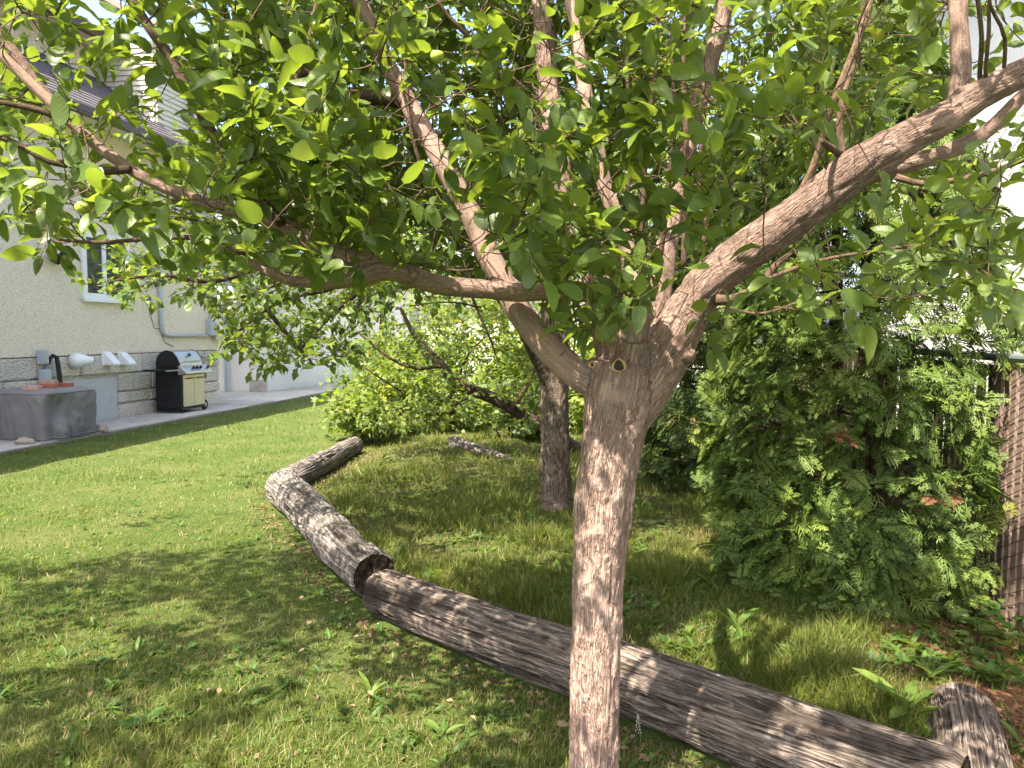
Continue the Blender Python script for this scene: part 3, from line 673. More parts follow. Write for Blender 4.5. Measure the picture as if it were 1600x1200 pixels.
# pale paving, a far garage and a distant fence close the yard behind the shrubs
MB().box(-9, 9, 22.5, 44, -.05, .02).build('driveway', CONC, kind='structure')
gar = thing('garage', (1.5, 36, 0), 'low white garage across the driveway behind the garden shrubs', 'garage')
MB().box(-4, 6.5, 34, 41, 0, 2.6).build('wall', PALE, gar)
MB().prism([(-4.4, 33.6, 2.6), (-4.4, 37.5, 4.4), (-4.4, 41.4, 2.6)], [(6.9, 33.6, 2.6), (6.9, 37.5, 4.4), (6.9, 41.4, 2.6)]).build('roof', SHING, gar)
gd = MB().box(-2.4, 1.8, 33.95, 34.0, 0.03, 2.2).build('door', WHITE, gar)
for k in range(4): MB().box(-2.35, 1.75, 33.92, 33.95, .06 + k * .54, .56 + k * .54).build('panel', WHITE, gd)
# ------------------------------------------------------------------ logs edging the bed
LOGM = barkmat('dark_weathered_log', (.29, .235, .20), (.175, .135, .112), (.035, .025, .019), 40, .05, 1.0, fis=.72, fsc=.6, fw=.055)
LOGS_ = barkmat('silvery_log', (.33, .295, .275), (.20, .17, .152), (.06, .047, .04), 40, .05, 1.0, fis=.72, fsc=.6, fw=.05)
m, t, out = nodes('log_end_grain'); a = N(t, 'ShaderNodeAttribute', attribute_name='barkco').outputs['Vector']
ln = N(t, 'ShaderNodeVectorMath', operation='LENGTH'); t.links.new(a, ln.inputs[0]); n1 = noise(t, a, 20, 5, .7)
w = math_n(t, 'SINE', math_n(t, 'ADD', math_n(t, 'MULTIPLY', ln.outputs['Value'], 520), math_n(t, 'MULTIPLY', n1.outputs[0], 9)))
c = ramp(t, math_n(t, 'ADD', math_n(t, 'MULTIPLY', w, .12), n1.outputs[0]), [(.3, (.02, .014, .01)), (.5, (.06, .04, .028)), (.7, (.13, .09, .06))]).outputs[0]
finish(t, out, c, .95, .1, math_n(t, 'ADD', w, n1.outputs[0]), .6, .01); ENDM = m
def log(p0, p1, r0, r1, label, seed, rot=0.0, sag=.0, knots=(), m_=None):
    p0, p1 = np.array(p0, float), np.array(p1, float); n = 9; tt = np.linspace(0, 1, n)[:, None]
    c = p0 + (p1 - p0) * tt; c[:, 2] += sag * np.sin(tt[:, 0] * math.pi); r = r0 + (r1 - r0) * tt
    c[:, :2] += .02 * pnoise(np.stack([tt[:, 0] * 2 + seed, tt[:, 0] * 0, tt[:, 0] * 0 + 1], -1))[:, None]
    sm = catmull(np.hstack([c, r]), .027)
    def disp(co, q):
        th = unit(co[:, :2]); s = np.stack([th[:, 0] * 4.5, th[:, 1] * 4.5, co[:, 2] * .8 + seed], -1)
        cr = np.abs(pnoise(s)); cr2 = np.abs(pnoise(s * np.array([2.3, 2.3, 1.6]) + 7))
        d = -.030 * sstep(.07, .0, cr) * sstep(-.2, .2, pnoise(s * np.array([.5, .5, 2]) + 3)) - .012 * sstep(.09, 0, cr2) + .012 * pnoise(np.stack([th[:, 0] * 1.2, th[:, 1] * 1.2, co[:, 2] * 1.6 + seed * 3], -1))
        d += .004 * pnoise(s * np.array([5, 5, 3.]))
        big = sstep(.25, .55, fbm(np.stack([th[:, 0] * 1.3, th[:, 1] * 1.3, co[:, 2] * 1.1 + seed * 5 + 3], -1), 2)) * rot
        d -= big * (.02 + .018 * np.abs(pnoise(s * np.array([1.6, 1.6, 6.]))))
        ends = np.minimum(q, 1 - q) * np.linalg.norm(p1 - p0)
        d *= .3 + .7 * sstep(.0, .16, ends); d -= .012 * sstep(.03, .0, ends)
        return d
    V, F, co = tube_np(sm, 150, disp, False)
    th = unit(co[:, :2]); s = np.stack([th[:, 0] * 1.3, th[:, 1] * 1.3, co[:, 2] * 1.1 + seed * 5 + 3], -1)
    big = sstep(.2, .5, fbm(s, 2)) * rot
    root = thing('log', (p0 + p1) / 2 * np.array([1, 1, 0]), label, 'log', 'weathered logs edging the garden bed')
    me = mesh_np('log', V, F, {'barkco': co, 'tint': np.clip(.95 - big * 1.1 + .25 * fbm(s * 2 + 3, 2), 0, 1)}, True)
    obj('wood', me, m_ or LOGS_, root)
    for end, q in ((0, 0), (1, len(sm) - 1)):
        tdir = unit(sm[1, :3] - sm[0, :3]) if end == 0 else unit(sm[-1, :3] - sm[-2, :3])
        ring = V[q * 150:(q + 1) * 150]; cen = sm[q, :3]; nr = 9; VV = []; cc = []
        for k in range(nr):
            f = k / (nr - 1); pt = cen + (ring - cen) * (f * .995)
            loc = np.stack([co[q * 150:(q + 1) * 150, 0] * f, co[q * 150:(q + 1) * 150, 1] * f, np.zeros(150)], -1)
            hgt = -.018 * (1 - f ** 2) + .012 * pnoise(loc * 28 + seed) - .02 * sstep(.12, 0, np.abs(pnoise(loc * np.array([11, 3, 1]) + seed)))
            VV.append(pt + (tdir if end else -tdir) * (hgt[:, None] - .004)); cc.append(loc)
        j = np.arange(150); FF = []
        for k in range(nr - 1): FF.append(np.stack([k * 150 + j, k * 150 + (j + 1) % 150, (k + 1) * 150 + (j + 1) % 150, (k + 1) * 150 + j], -1))
        obj('cut_end', mesh_np('cut_end', np.vstack(VV), np.vstack(FF), {'barkco': np.vstack(cc)}, True), ENDM, root)
    for (s_, ang, kr) in knots:
        q = int(s_ * (len(sm) - 1)); tdir, X, Y = frames(sm[:, :3]); rad = X[q] * math.cos(ang) + Y[q] * math.sin(ang)
        if rad[2] < 0: rad = -rad
        pc = sm[q, :3] + rad * (sm[q, 3] - .012); y = unit(np.cross(tdir[q], rad)); kk = MB()
        for r_, h in ((kr, .006), (kr * .55, .012)): kk.tube([pc, pc + rad * h], [r_, r_ * .9], 16)
        kk.build('knot', ENDM, root, smooth=False)
    return root
g = lambda px, py: G(px, py)
la0, la1 = np.array([-.76, 4.33, .115]), np.array([1.42, 2.33, .125])
log(la0, la1, .135, .15, 'long dark weathered log running behind the near apple trunk', 3, .9, knots=((.55, 1.4, .022), (.80, 1.2, .024)), m_=LOGM)
log((-.83, 4.56, .135), (-2.17, 7.18, .145), .145, .17, 'silvery grey log with cracked rotten end, second in the bed edge', 8, .8)
log((-2.27, 7.38, .11), (-2.1, 10.2, .10), .135, .12, 'slim cracked log with blackened end leading to the leafy shrubs', 14, .5)
log((-.80, 10.35, .10), (-.02, 9.2, .0), .115, .095, 'short grey log half sunk in grass at the back of the bed', 21, .4)
log((1.83, 3.04, .06), (1.36, 2.10, .05), .13, .13, 'round-ended log in the lower right corner below the cedar', 27, .2, m_=LOGM)

# ------------------------------------------------------------------ woody skeletons
def limb(ctrl):
    """(px, py, width px, depth) -> x y z r"""
    out = []
    for px, py, w, Y in ctrl:
        p = P(px, py, Y); out.append((*p, w * .5 * np.dot(p - EYE, FW) / FPX))
    return np.array(out)
def lim(pts, ys):
    y = np.interp(np.arange(len(pts)), np.linspace(0, len(pts) - 1, len(ys)), ys); return limb([(a, b, w, q) for (a, b, w), q in zip(pts, y)])
LB = {}
LB['T'] = lim([(926, 1300, 118), (927, 1262, 92), (928, 1200, 80), (929, 1100, 77), (931, 1000, 76), (937, 860, 83), (948, 750, 90), (960, 670, 98), (972, 610, 116), (980, 570, 112)], [2.5, 2.5])
LB['L1'] = lim([(965, 610, 60), (912, 588, 54), (872, 558, 46), (836, 520, 44), (806, 478, 42), (772, 415, 38), (740, 345, 36), (708, 285, 34), (672, 222, 32), (640, 165, 30), (608, 105, 27), (580, 50, 25), (555, -40, 22), (520, -180, 18), (480, -330, 9)], [2.5, 2.6, 2.85])
LB['L2'] = lim([(950, 462, 26), (905, 458, 30), (860, 456, 30), (800, 456, 30), (740, 450, 32), (690, 446, 32), (640, 432, 33), (590, 415, 30), (545, 403, 27), (500, 385, 26), (440, 350, 24), (380, 333, 22), (320, 318, 22), (270, 297, 21), (225, 278, 20), (180, 248, 20), (120, 200, 19), (75, 152, 18), (30, 92, 17), (-10, 40, 16), (-90, -60, 9)], [2.5, 2.42, 2.3, 2.2])
LB['L2b'] = lim([(640, 430, 22), (600, 424, 28), (562, 434, 26), (528, 442, 22), (490, 442, 19), (450, 438, 18), (400, 415, 15), (355, 394, 12), (315, 375, 9)], [2.4, 2.3])
LB['C1'] = lim([(975, 600, 60), (963, 545, 68), (948, 490, 54), (930, 430, 44), (908, 370, 38), (888, 310, 36), (872, 240, 33), (862, 170, 31), (850, 90, 28), (840, -30, 24), (820, -250, 10)], [2.55, 2.75])
LB['C2'] = lim([(985, 585, 50), (988, 510, 46), (992, 450, 36), (980, 385, 26), (962, 340, 26), (945, 290, 25), (928, 210, 24), (912, 130, 22), (900, 50, 19), (886, -30, 16), (870, -230, 7)], [2.46, 2.38])
LB['C3'] = lim([(1003, 590, 50), (1015, 525, 44), (1030, 460, 37), (1042, 390, 33), (1056, 310, 30), (1080, 210, 28), (1110, 100, 27), (1135, 0, 24), (1160, -180, 10)], [2.58, 2.9])
LB['R'] = lim([(985, 650, 70), (1020, 585, 84), (1053, 525, 78), (1085, 472, 68), (1115, 435, 64), (1170, 390, 64), (1240, 340, 64), (1300, 295, 63), (1345, 257, 61), (1410, 220, 56), (1470, 187, 52), (1530, 150, 47), (1590, 118, 43), (1680, 70, 36), (1800, -20, 24), (1950, -140, 9)], [2.5, 2.4, 2.2, 2.05])
LB['Rk'] = lim([(1040, 545, 46), (1066, 552, 34), (1084, 558, 20)], [2.46, 2.4])
LB['R2'] = lim([(1310, 300, 26), (1350, 276, 32), (1410, 258, 30), (1470, 240, 27), (1520, 220, 25), (1560, 190, 23), (1600, 148, 21), (1690, 60, 12)], [2.42, 2.2])
LB['R3'] = lim([(1496, 178, 40), (1502, 120, 32), (1500, 60, 30), (1495, -20, 27), (1485, -200, 9)], [2.2, 2.3])
ROUGH = dict(T=1, L1=.22, L2=.3, L2b=.35, C1=.8, C2=.25, C3=.5, R=.85, Rk=.9, R2=.2, R3=.3)
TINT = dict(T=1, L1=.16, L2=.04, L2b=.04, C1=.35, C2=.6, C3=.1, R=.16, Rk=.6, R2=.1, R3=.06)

def woody(name, limbs, rough, tint, voxel, m, parent, seed=0, amp=.0062, n=20):
    parts = [tube_np(catmull(c, .02), n)[:2] for c in limbs.values()]
    V, F, k = [], [], 0
    for v, f in parts: V.append(v); F.append(f + k); k += len(v)
    me = mesh_np(name, np.vstack(V), np.vstack(F)); o = bpy.data.objects.new('tmp', me); C.objects.link(o)
    r = o.modifiers.new('r', 'REMESH'); r.mode = 'VOXEL'; r.voxel_size = voxel
    s = o.modifiers.new('s', 'SMOOTH'); s.factor = .5; s.iterations = 10
    me2 = bpy.data.meshes.new_from_object(o.evaluated_get(bpy.context.evaluated_depsgraph_get())); bpy.data.objects.remove(o); bpy.data.meshes.remove(me)
    nv = len(me2.vertices); v = np.zeros(nv * 3, np.float32); me2.vertices.foreach_get('co', v); v = v.reshape(-1, 3).astype(float)
    nr = np.zeros(nv * 3, np.float32); me2.vertices.foreach_get('normal', nr); nr = nr.reshape(-1, 3)
    best = np.full(nv, 1e9); co = np.zeros((nv, 3)); rg = np.zeros(nv); tn = np.zeros(nv); wsum = np.zeros(nv)
    for li, (key, c) in enumerate(limbs.items()):
        sm = catmull(c, .03); t, X, Y = frames(sm[:, :3]); L = np.concatenate([[0], np.cumsum(np.linalg.norm(np.diff(sm[:, :3], axis=0), axis=1))])
        for a in range(0, nv, 8000):
            b = slice(a, a + 8000); d = np.linalg.norm(v[b][:, None] - sm[None, :, :3], axis=2); q = d.argmin(1); dd = d[np.arange(len(q)), q] - sm[q, 3]
            w = np.exp(-np.maximum(dd, -.02) / .05); rg[b] += w * rough[key]; tn[b] += w * tint[key]; wsum[b] += w
            u = dd < best[b]; rel = v[b] - sm[q, :3]
            lc = np.stack([np.sum(rel * X[q], 1), np.sum(rel * Y[q], 1), L[q] + np.sum(rel * t[q], 1) + 3.1 * li], -1)
            idx = np.arange(nv)[b][u]; best[idx] = dd[u]; co[idx] = lc[u]
    rg /= np.maximum(wsum, 1e-9); tn /= np.maximum(wsum, 1e-9)
    c1 = co * np.array([38, 38, 7.]); c2 = co * np.array([85, 85, 20.]); c3 = co * np.array([16, 16, 3.5])
    d = .5 * pnoise(c1 + seed) - .9 * sstep(.16, 0, np.abs(pnoise(c1 * .8 + 40))) + .45 * pnoise(c2) + .9 * sstep(.12, .4, pnoise(c3 + 9)) * 1.0
    d += .5 * sstep(.25, .5, pnoise(co * np.array([30, 30, 14.]) + 3))
    d = d * rg * amp + .004 * pnoise(co * np.array([9, 9, 9.])) * (1 - .5 * rg)
    v2 = v + nr * d[:, None]; me2.vertices.foreach_set('co', v2.astype(np.float32).ravel())
    at = me2.attributes.new('barkco', 'FLOAT_VECTOR', 'POINT'); at.data.foreach_set('vector', co.astype(np.float32).ravel())
    fl = sstep(.0, .4, pnoise(c3 + 9)); tn = np.clip(tn + .25 * fbm(co * 5, 2) * tn + .25 * (fl - .4) * rg, 0, 1)
    at = me2.attributes.new('rough', 'FLOAT', 'POINT'); at.data.foreach_set('value', rg.astype(np.float32))
    at = me2.attributes.new('tint', 'FLOAT', 'POINT'); at.data.foreach_set('value', tn.astype(np.float32))
    me2.polygons.foreach_set('use_smooth', np.ones(len(me2.polygons), bool)); me2.update(); me2.name = name
    return obj(name, me2, m, parent)
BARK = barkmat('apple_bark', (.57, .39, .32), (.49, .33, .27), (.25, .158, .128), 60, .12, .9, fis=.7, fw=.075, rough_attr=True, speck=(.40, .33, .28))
BARK2 = barkmat('grey_apple_bark', (.33, .26, .215), (.20, .15, .12), (.055, .04, .032), 50, .22, .9)
TWIG = barkmat('twig_bark', (.21, .145, .095), (.125, .08, .055), (.05, .03, .02), 90, .3, .4)
tree = thing('apple_tree', P(926, 1290, 2.5) * np.array([1, 1, 0]), 'near apple tree with pinkish forked trunk and broad leafy limbs', 'tree', 'apple trees of the garden')
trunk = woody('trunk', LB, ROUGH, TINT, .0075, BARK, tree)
def twig_branch(pts, ys, parent, name='branch', tint=.7, m=None):
    sm = catmull(lim(pts, ys), .03); V, F, co = tube_np(sm, 9)
    obj(name, mesh_np(name, V, F, {'barkco': co, 'tint': np.full(len(V), tint)}, True), m or TWIG, parent); return sm
BR1 = [
 ([(440, 350, 16), (405, 305, 16), (367, 263, 16), (347, 233, 16), (320, 187, 16), (297, 150, 16), (273, 100, 16), (233, 43, 16), (205, 0, 15), (150, -90, 9)], [2.33, 2.45], .2),
 ([(204, 264, 13), (163, 267, 13), (120, 258, 13), (79, 252, 12), (40, 232, 10), (0, 214, 9), (-60, 190, 5)], [2.24, 2.2], .2),
 ([(106, 186, 12), (60, 172, 11), (30, 165, 9), (0, 160, 8), (-70, 150, 4)], [2.2, 2.15], .2),
 ([(385, 404, 9), (350, 378, 9), (290, 371, 8), (220, 374, 7), (160, 379, 6), (93, 375, 4)], [2.3, 2.25], .2),
 ([(650, 168, 22), (610, 155, 22), (550, 150, 21), (510, 132, 20), (475, 115, 18), (430, 60, 12), (400, -20, 9)], [2.68, 2.6], .3),
 ([(405, 300, 7), (430, 230, 8), (455, 150, 9), (480, 80, 9), (497, 0, 10), (505, -60, 6)], [2.4, 2.3], .75),
 ([(672, 290, 6), (655, 250, 6), (642, 200, 6), (635, 120, 6), (632, 40, 5)], [2.45, 2.4], .7),
 ([(800, 140, 8), (770, 100, 8), (735, 60, 8), (700, 25, 7), (675, -10, 6)], [2.2, 2.1], .8),
 ([(1000, 430, 9), (1005, 330, 9), (1010, 220, 8), (1022, 120, 7), (1030, 0, 6)], [2.45, 2.3], .5),
 ([(1068, 420, 10), (1072, 330, 10), (1072, 220, 9), (1068, 100, 8), (1075, -20, 7)], [2.52, 2.45], .5),
 ([(1020, 470, 8), (1035, 380, 8), (1046, 280, 7), (1052, 160, 6), (1048, 40, 5)], [2.42, 2.3], .4),
 ([(975, 330, 7), (990, 230, 7), (980, 120, 6), (985, 20, 5)], [2.6, 2.6], .3),
 ([(1245, 312, 14), (1268, 268, 12), (1285, 215, 11), (1302, 160, 11), (1330, 90, 11), (1358, 10, 10), (1370, -50, 6)], [2.38, 2.28, 2.22], .95),
 ([(1318, 250, 12), (1312, 200, 11), (1318, 150, 10), (1336, 90, 9), (1350, 0, 8)], [2.38, 2.45], .6),
 ([(1324, 248, 16), (1300, 232, 11), (1284, 220, 8)], [2.32, 2.2], .5),
 ([(1400, 276, 11), (1425, 284, 10), (1455, 287, 9), (1500, 280, 9), (1545, 270, 9), (1600, 250, 8), (1660, 235, 5)], [2.2, 2.1], .8),
 ([(1118, 468, 20), (1140, 468, 15), (1172, 456, 13), (1195, 437, 12), (1212, 415, 11), (1235, 395, 8)], [2.38, 2.35], .6),
 ([(1190, 440, 7), (1240, 420, 7), (1300, 403, 6), (1370, 392, 5), (1450, 380, 4)], [2.35, 2.3], .6),
 ([(1094, 400, 8), (1104, 350, 8), (1092, 280, 7), (1098, 200, 6)], [2.4, 2.35], .9),
 ([(1532, 150, 8), (1531, 110, 7), (1534, 60, 7), (1528, 0, 7), (1520, -60, 4)], [2.2, 2.1, 2.05], .6),
 ([(1542, 148, 7), (1540, 112, 6), (1545, 50, 6), (1545, -10, 5)], [2.2, 2.1, 2.05], .6),
 ([(1566, 136, 6), (1570, 60, 6), (1548, 10, 5), (1540, -40, 4)], [2.17, 2.05, 2.0], .6),
 ([(1130, 480, 5), (1190, 490, 5), (1260, 470, 4), (1330, 470, 3)], [2.35, 2.4], .6),
 ([(1420, 300, 5), (1500, 395, 5), (1545, 430, 5), (1600, 462, 4)], [2.3, 2.1], .5),
]
SK1 = []
for pts, ys, tn in BR1: SK1.append(twig_branch(pts, ys, tree, tint=tn))
for k in LB:
    if k not in ('T', 'Rk'): SK1.append(catmull(LB[k], .03))
# upper limbs out of the picture that carry the shading crown
def wander(p0, d0, length, r0, seed, up=.15):
    r = np.random.default_rng(seed); p = np.array(p0, float); d = unit(d0); out = [(*p, r0)]; n = max(3, int(length / .35))
    for k in range(n):
        d = unit(d + r.normal(size=3) * .22 + np.array([0, 0, up * .4])); p = p + d * length / n; out.append((*p, r0 * (1 - .85 * (k + 1) / n)))
    return np.array(out)
def plain_limb(ctrl, parent, tint=.3, n=10, name='limb', m=None):
    sm = catmull(ctrl, .06); V, F, co = tube_np(sm, n)
    obj(name, mesh_np(name, V, F, {'barkco': co, 'tint': np.full(len(V), tint)}, True), m or BARK, parent); return sm
def offstage(p0, d0, length, r0, seed, up=.15):
    for k in range(40):
        c = wander(p0, np.array(d0) + np.array([0, 0, .03 * k]), length, r0, seed + 1000 * k, up); x_, y_, d_ = proj(c[2:, :3])
        if not ((d_ > .1) & (x_ > -20) & (x_ < 1620) & (y_ > 40)).any(): return c
    return c
r_ = np.random.default_rng(5)
for k, q in enumerate(('L1', 'L2', 'C1', 'C2', 'C3', 'R', 'R3', 'L1', 'C1', 'L2')):
    c = LB[q]; e = c[-2 if k < 7 else -5]; dr = unit(c[-1, :3] - c[-3, :3]) * .5 + np.array([-.5, -.55, .25]) * (k % 2) + r_.normal(size=3) * .35
    SK1.append(plain_limb(offstage(e[:3], dr, 2.2 if k < 7 else 2.6, max(.014, e[3] * .9), 50 + k), tree))
for k, (dx, dy) in enumerate([(-1, -.2), (-1, -.7), (-.4, -1), (.3, -1), (.8, -.8), (1, .2), (-.9, .5), (-1, .9), (.1, .9), (.9, .9)]):
    b0 = catmull(LB[('L1', 'C1', 'C2', 'R3', 'C3')[k % 5]], .05)[-4]
    SK1.append(plain_limb(offstage(b0[:3], (dx, dy, .35), 3.0, .026, 90 + k, .1), tree))

# pruning scars on the crotch
vv = np.zeros(len(trunk.data.vertices) * 3, np.float32); trunk.data.vertices.foreach_get('co', vv)
bvh = BVHTree.FromPolygons([tuple(x) for x in vv.reshape(-1, 3)], [tuple(p.vertices) for p in trunk.data.polygons])
SCAR = plain('callus_wood', (.42, .27, .12), .7, .25, 60); HOLE = plain('dark_heartwood', (.035, .027, .022), .9, .3, 60)
for px, py, r in ((967, 572, .019), (926, 570, .009)):
    d = P(px, py, 3) - EYE; hit, nrm, _, _ = bvh.ray_cast(Vector(EYE), Vector(d).normalized())
    if hit is None: continue
    n_ = unit(np.array(nrm) * .4 + unit(EYE - np.array(hit)) * .6); h = np.array(hit)
    root = MB().tube([h - n_ * .012, h + n_ * .004], [r, r], 18).build('pruning_scar', HOLE, tree)
    a = unit(np.cross(n_, [0, 0, 1.])); b2 = np.cross(n_, a)
    ring = [h + n_ * .005 + (a * math.cos(w) + b2 * math.sin(w)) * r * (1 + .08 * math.sin(3 * w)) for w in np.linspace(0, 2 * math.pi, 25)]
    MB().tube(ring, [.0035 + .0018 * math.sin(2 * w + 1) for w in np.linspace(0, 2 * math.pi, 25)], 7, False).build('callus_ring', SCAR, root, smooth=True)

# ------------------------------------------------------------------ growing twigs and leaves
def grow(skel, targets, maxlen, rg, shoot=.10, nleaf=(5, 9), up=.45):
    nodes_ = np.vstack([s[::2, :3] for s in skel]); rad = np.concatenate([s[::2, 3] for s in skel])
    d0 = np.array([np.min(np.sum((nodes_ - t) ** 2, 1)) for t in targets]); order = np.argsort(d0)
    tw, cl = [], []; own = np.full(len(nodes_) + len(targets) * 8, -1); par = []; buf = np.zeros((len(nodes_) + len(targets) * 8, 3)); nb_ = len(nodes_); buf[:nb_] = nodes_
    for i in order:
        t = targets[i]; dd = np.sum((buf[:nb_] - t) ** 2, 1); q = dd.argmin(); L = math.sqrt(dd[q])
        if L > maxlen: continue
        a = buf[q].copy(); s = unit((t - a) / max(L, .02) * .7 + np.array([0, 0, up]) + rg.normal(size=3) * .35); e = t + s * shoot
        mid = (a + t) / 2 + rg.normal(size=3) * .08 * L + np.array([0, 0, -.05 * L])
        w = np.linspace(0, 1, 5)[:, None]; path = (1 - w) ** 2 * a + 2 * w * (1 - w) * mid + w ** 2 * t; path = np.vstack([path, e])
        rb = min(.0048, .0022 + .005 * L); tw.append(np.hstack([path, np.linspace(rb, .0011, 6)[:, None]]))
        par.append(own[q]); own[nb_:nb_ + 4] = len(tw) - 1; buf[nb_:nb_ + 4] = path[1:5]; nb_ += 4; cl.append((t, s, i))
    grow.parents = par; return tw, cl
def twig_mesh(tw, n=3):
    V, F, co, k = [], [], [], 0
    for sm in tw:
        v, f, c = tube_np(sm, n, None, False); V.append(v); F.append(f + k); co.append(c); k += len(v)
    V = np.vstack(V); return mesh_np('twigs', V, np.vstack(F), {'barkco': np.vstack(co), 'tint': np.full(len(V), .6)}, True)
def cluster_leaves(cl, rg, shoot, nl, size, jitter=.75, droop=.3, spread=.9):
    pos, ax, nm, sz, cid = [], [], [], [], []
    for ci, (t, s, i) in enumerate(cl):
        n = rg.integers(nl[0], nl[1] + 1); a0 = rg.uniform(0, 6.28); x = unit(np.cross(s, rg.normal(size=3))); y = np.cross(s, x)
        for k in range(n):
            f = (k + .5) / n; p = t + s * shoot * (f * 1.35 - .35); w = a0 + k * 2.4; rdir = x * math.cos(w) + y * math.sin(w)
            o = spread * (1 - .45 * f); a = s * math.cos(o) + rdir * math.sin(o) + np.array([0, 0, -droop]) + rg.normal(size=3) * .2
            pos.append(p); ax.append(a); nm.append(np.array([0, 0, 1.]) + rdir * .15 - s * .1 + rg.normal(size=3) * jitter * .6); sz.append(size * rg.uniform(.6, 1.18)); cid.append(ci)
    pos, ax, nm, sz = map(np.array, (pos, ax, nm, sz)); R = basis(ax, nm); cluster_leaves.cid = np.array(cid); return pos + R[:, :, 1] * (.3 * sz)[:, None], R, sz
G_ST = [(0, (.040, .078, .017)), (.45, (.080, .135, .026)), (.8, (.14, .20, .04)), (.97, (.22, .25, .045)), (1.0, (.45, .36, .05))]
G_TR = [(0, (.15, .22, .02)), (.5, (.27, .36, .03)), (.9, (.40, .46, .045)), (1.0, (.6, .5, .05))]
LEAF1 = leafmat('apple_leaf', G_ST, G_TR, .45, .40, .4)
LEAF2 = leafmat('small_apple_leaf', [(0, (.032, .062, .013)), (.5, (.066, .115, .021)), (.9, (.11, .165, .03)), (1, (.12, .17, .03))], G_TR, .38, .42, .4, veins=False)

SUN_HOLES = [(P(900, 330, 2.2), .28), (P(720, 190, 2.1), .18), (P(1080, 280, 2.2), .2), (P(560, 300, 2.1), .2), (P(1350, 330, 2.2), .25), (G(700, 850), .28), (G(620, 760), .35), (G(780, 880), .22), (G(1060, 850), .25), (G(1150, 1020), .32), (G(1300, 1080), .34), (G(720, 730), .4), (G(560, 780), .3), (G(250, 960), .2), (G(120, 1010), .22), (G(380, 1060), .16), ((2.78, 4.6, 1.1), .42), ((2.75, 4.45, .55), .4), ((2.7, 4.1, .8), .3), ((1.15, 3.75, 0), .45), ((1.75, 3.45, 0), .45), ((.7, 3.6, 0), .3), (G(1300, 900, .5), .25), (G(1250, 700, 1.0), .25), (G(1480, 820, .6), .3), ((.5, 3.05, .25), .13), ((1.0, 2.65, .25), .12), ((.26, 2.4, .95), .13), ((.25, 2.4, .55), .15), ((.29, 2.4, 1.2), .10), ((.55, 2.35, 1.62), .14), ((.85, 2.3, 2.0), .15),
         (G(330, 830), .55), (G(150, 850), .45), (G(80, 760), .5), (G(420, 790), .35), (G(660, 1150), .28), (G(470, 1150), .22), (G(540, 860), .16), (G(440, 800), .2), (G(1010, 1090), .12), (G(650, 850), .2), (G(800, 800), .22), (G(1000, 720), .25), (G(930, 1180), .12)]  # gaps cut through the foliage along the sun to light chosen spots
SV = np.array(S)
def sunlit(p, k=1.0):  # marks leaves on the sun's way to a chosen spot, for removal
    open_ = np.zeros(len(p), bool)
    for h, rd in SUN_HOLES:
        w = p - np.array(h); al = w @ SV; open_ |= (al > .3) & (np.linalg.norm(w - al[:, None] * SV, axis=1) < rd * k)
    return open_
lowx = [-50, 0, 60, 150, 250, 350, 450, 560, 640, 720, 800, 850, 900, 950, 1000, 1030, 1060, 1090, 1110, 1200, 1300, 1400, 1500, 1600, 1650]
lowy = [330, 365, 395, 410, 400, 400, 425, 440, 430, 435, 430, 440, 530, 545, 540, 480, 430, 410, 385, 330, 270, 210, 170, 110, 90]
def dens1(px, py):
    d = np.ones(len(px)); d[py > np.interp(px, lowx, lowy) - 12] = 0
    d *= np.where(px < 330, np.where(py < 290, .30, .55), np.where(px < 480, .7, 1.0)); d *= np.where((px > 1100) & (py < 330), .62, 1)
    d *= np.where((px > 100) & (px < 320) & (py > 40) & (py < 260), .45, 1)
    d *= np.where((px > 105) & (px < 215) & (py > 385), .25, 1)
    d *= np.where((px > 1440) & (py < 150), .35, 1)
    d = np.where((px > 1130) & (px < 1580) & (py > np.interp(px, lowx, lowy) + 55) & (py < 470), .30, d)
    return d
rg = np.random.default_rng(21)
NT = 5200; px = rg.uniform(-60, 1660, NT); py = rg.uniform(-60, 560, NT); Y = rg.uniform(1.75, 3.5, NT)
keep = rg.random(NT) < dens1(px, py) * .95
T1 = np.array([P(a, b, c) for a, b, c in zip(px[keep], py[keep], Y[keep])])
# hand-set clusters that the photograph shows hanging in front of the wood
EX = [(1100, 500, 2.25), (1125, 515, 2.2), (1105, 535, 2.25), (900, 500, 2.3), (925, 475, 2.25), (960, 460, 2.2), (985, 480, 2.25), (870, 520, 2.4), (890, 540, 2.4), (880, 430, 2.2), (940, 420, 2.15), (1000, 440, 2.2), (620, 300, 2.1), (590, 290, 2.1), (520, 400, 2.1), (700, 175, 2.0), (745, 230, 2.0), (1370, 330, 2.1), (1430, 390, 2.1), (1520, 350, 2.0), (1265, 490, 2.2), (1210, 480, 2.25), (1590, 420, 1.95), (1560, 300, 1.95)]
T1 = np.vstack([T1, [P(*e) for e in EX]])
tw1, cl1 = grow(SK1, T1, .62, rg, .085); par1 = grow.parents
pos, R, sz = cluster_leaves(cl1, rg, .085, (6, 9), .067, .9, .10); cid = cluster_leaves.cid
lx, ly, ld = proj(pos + R[:, :, 1] * sz[:, None] * .5)
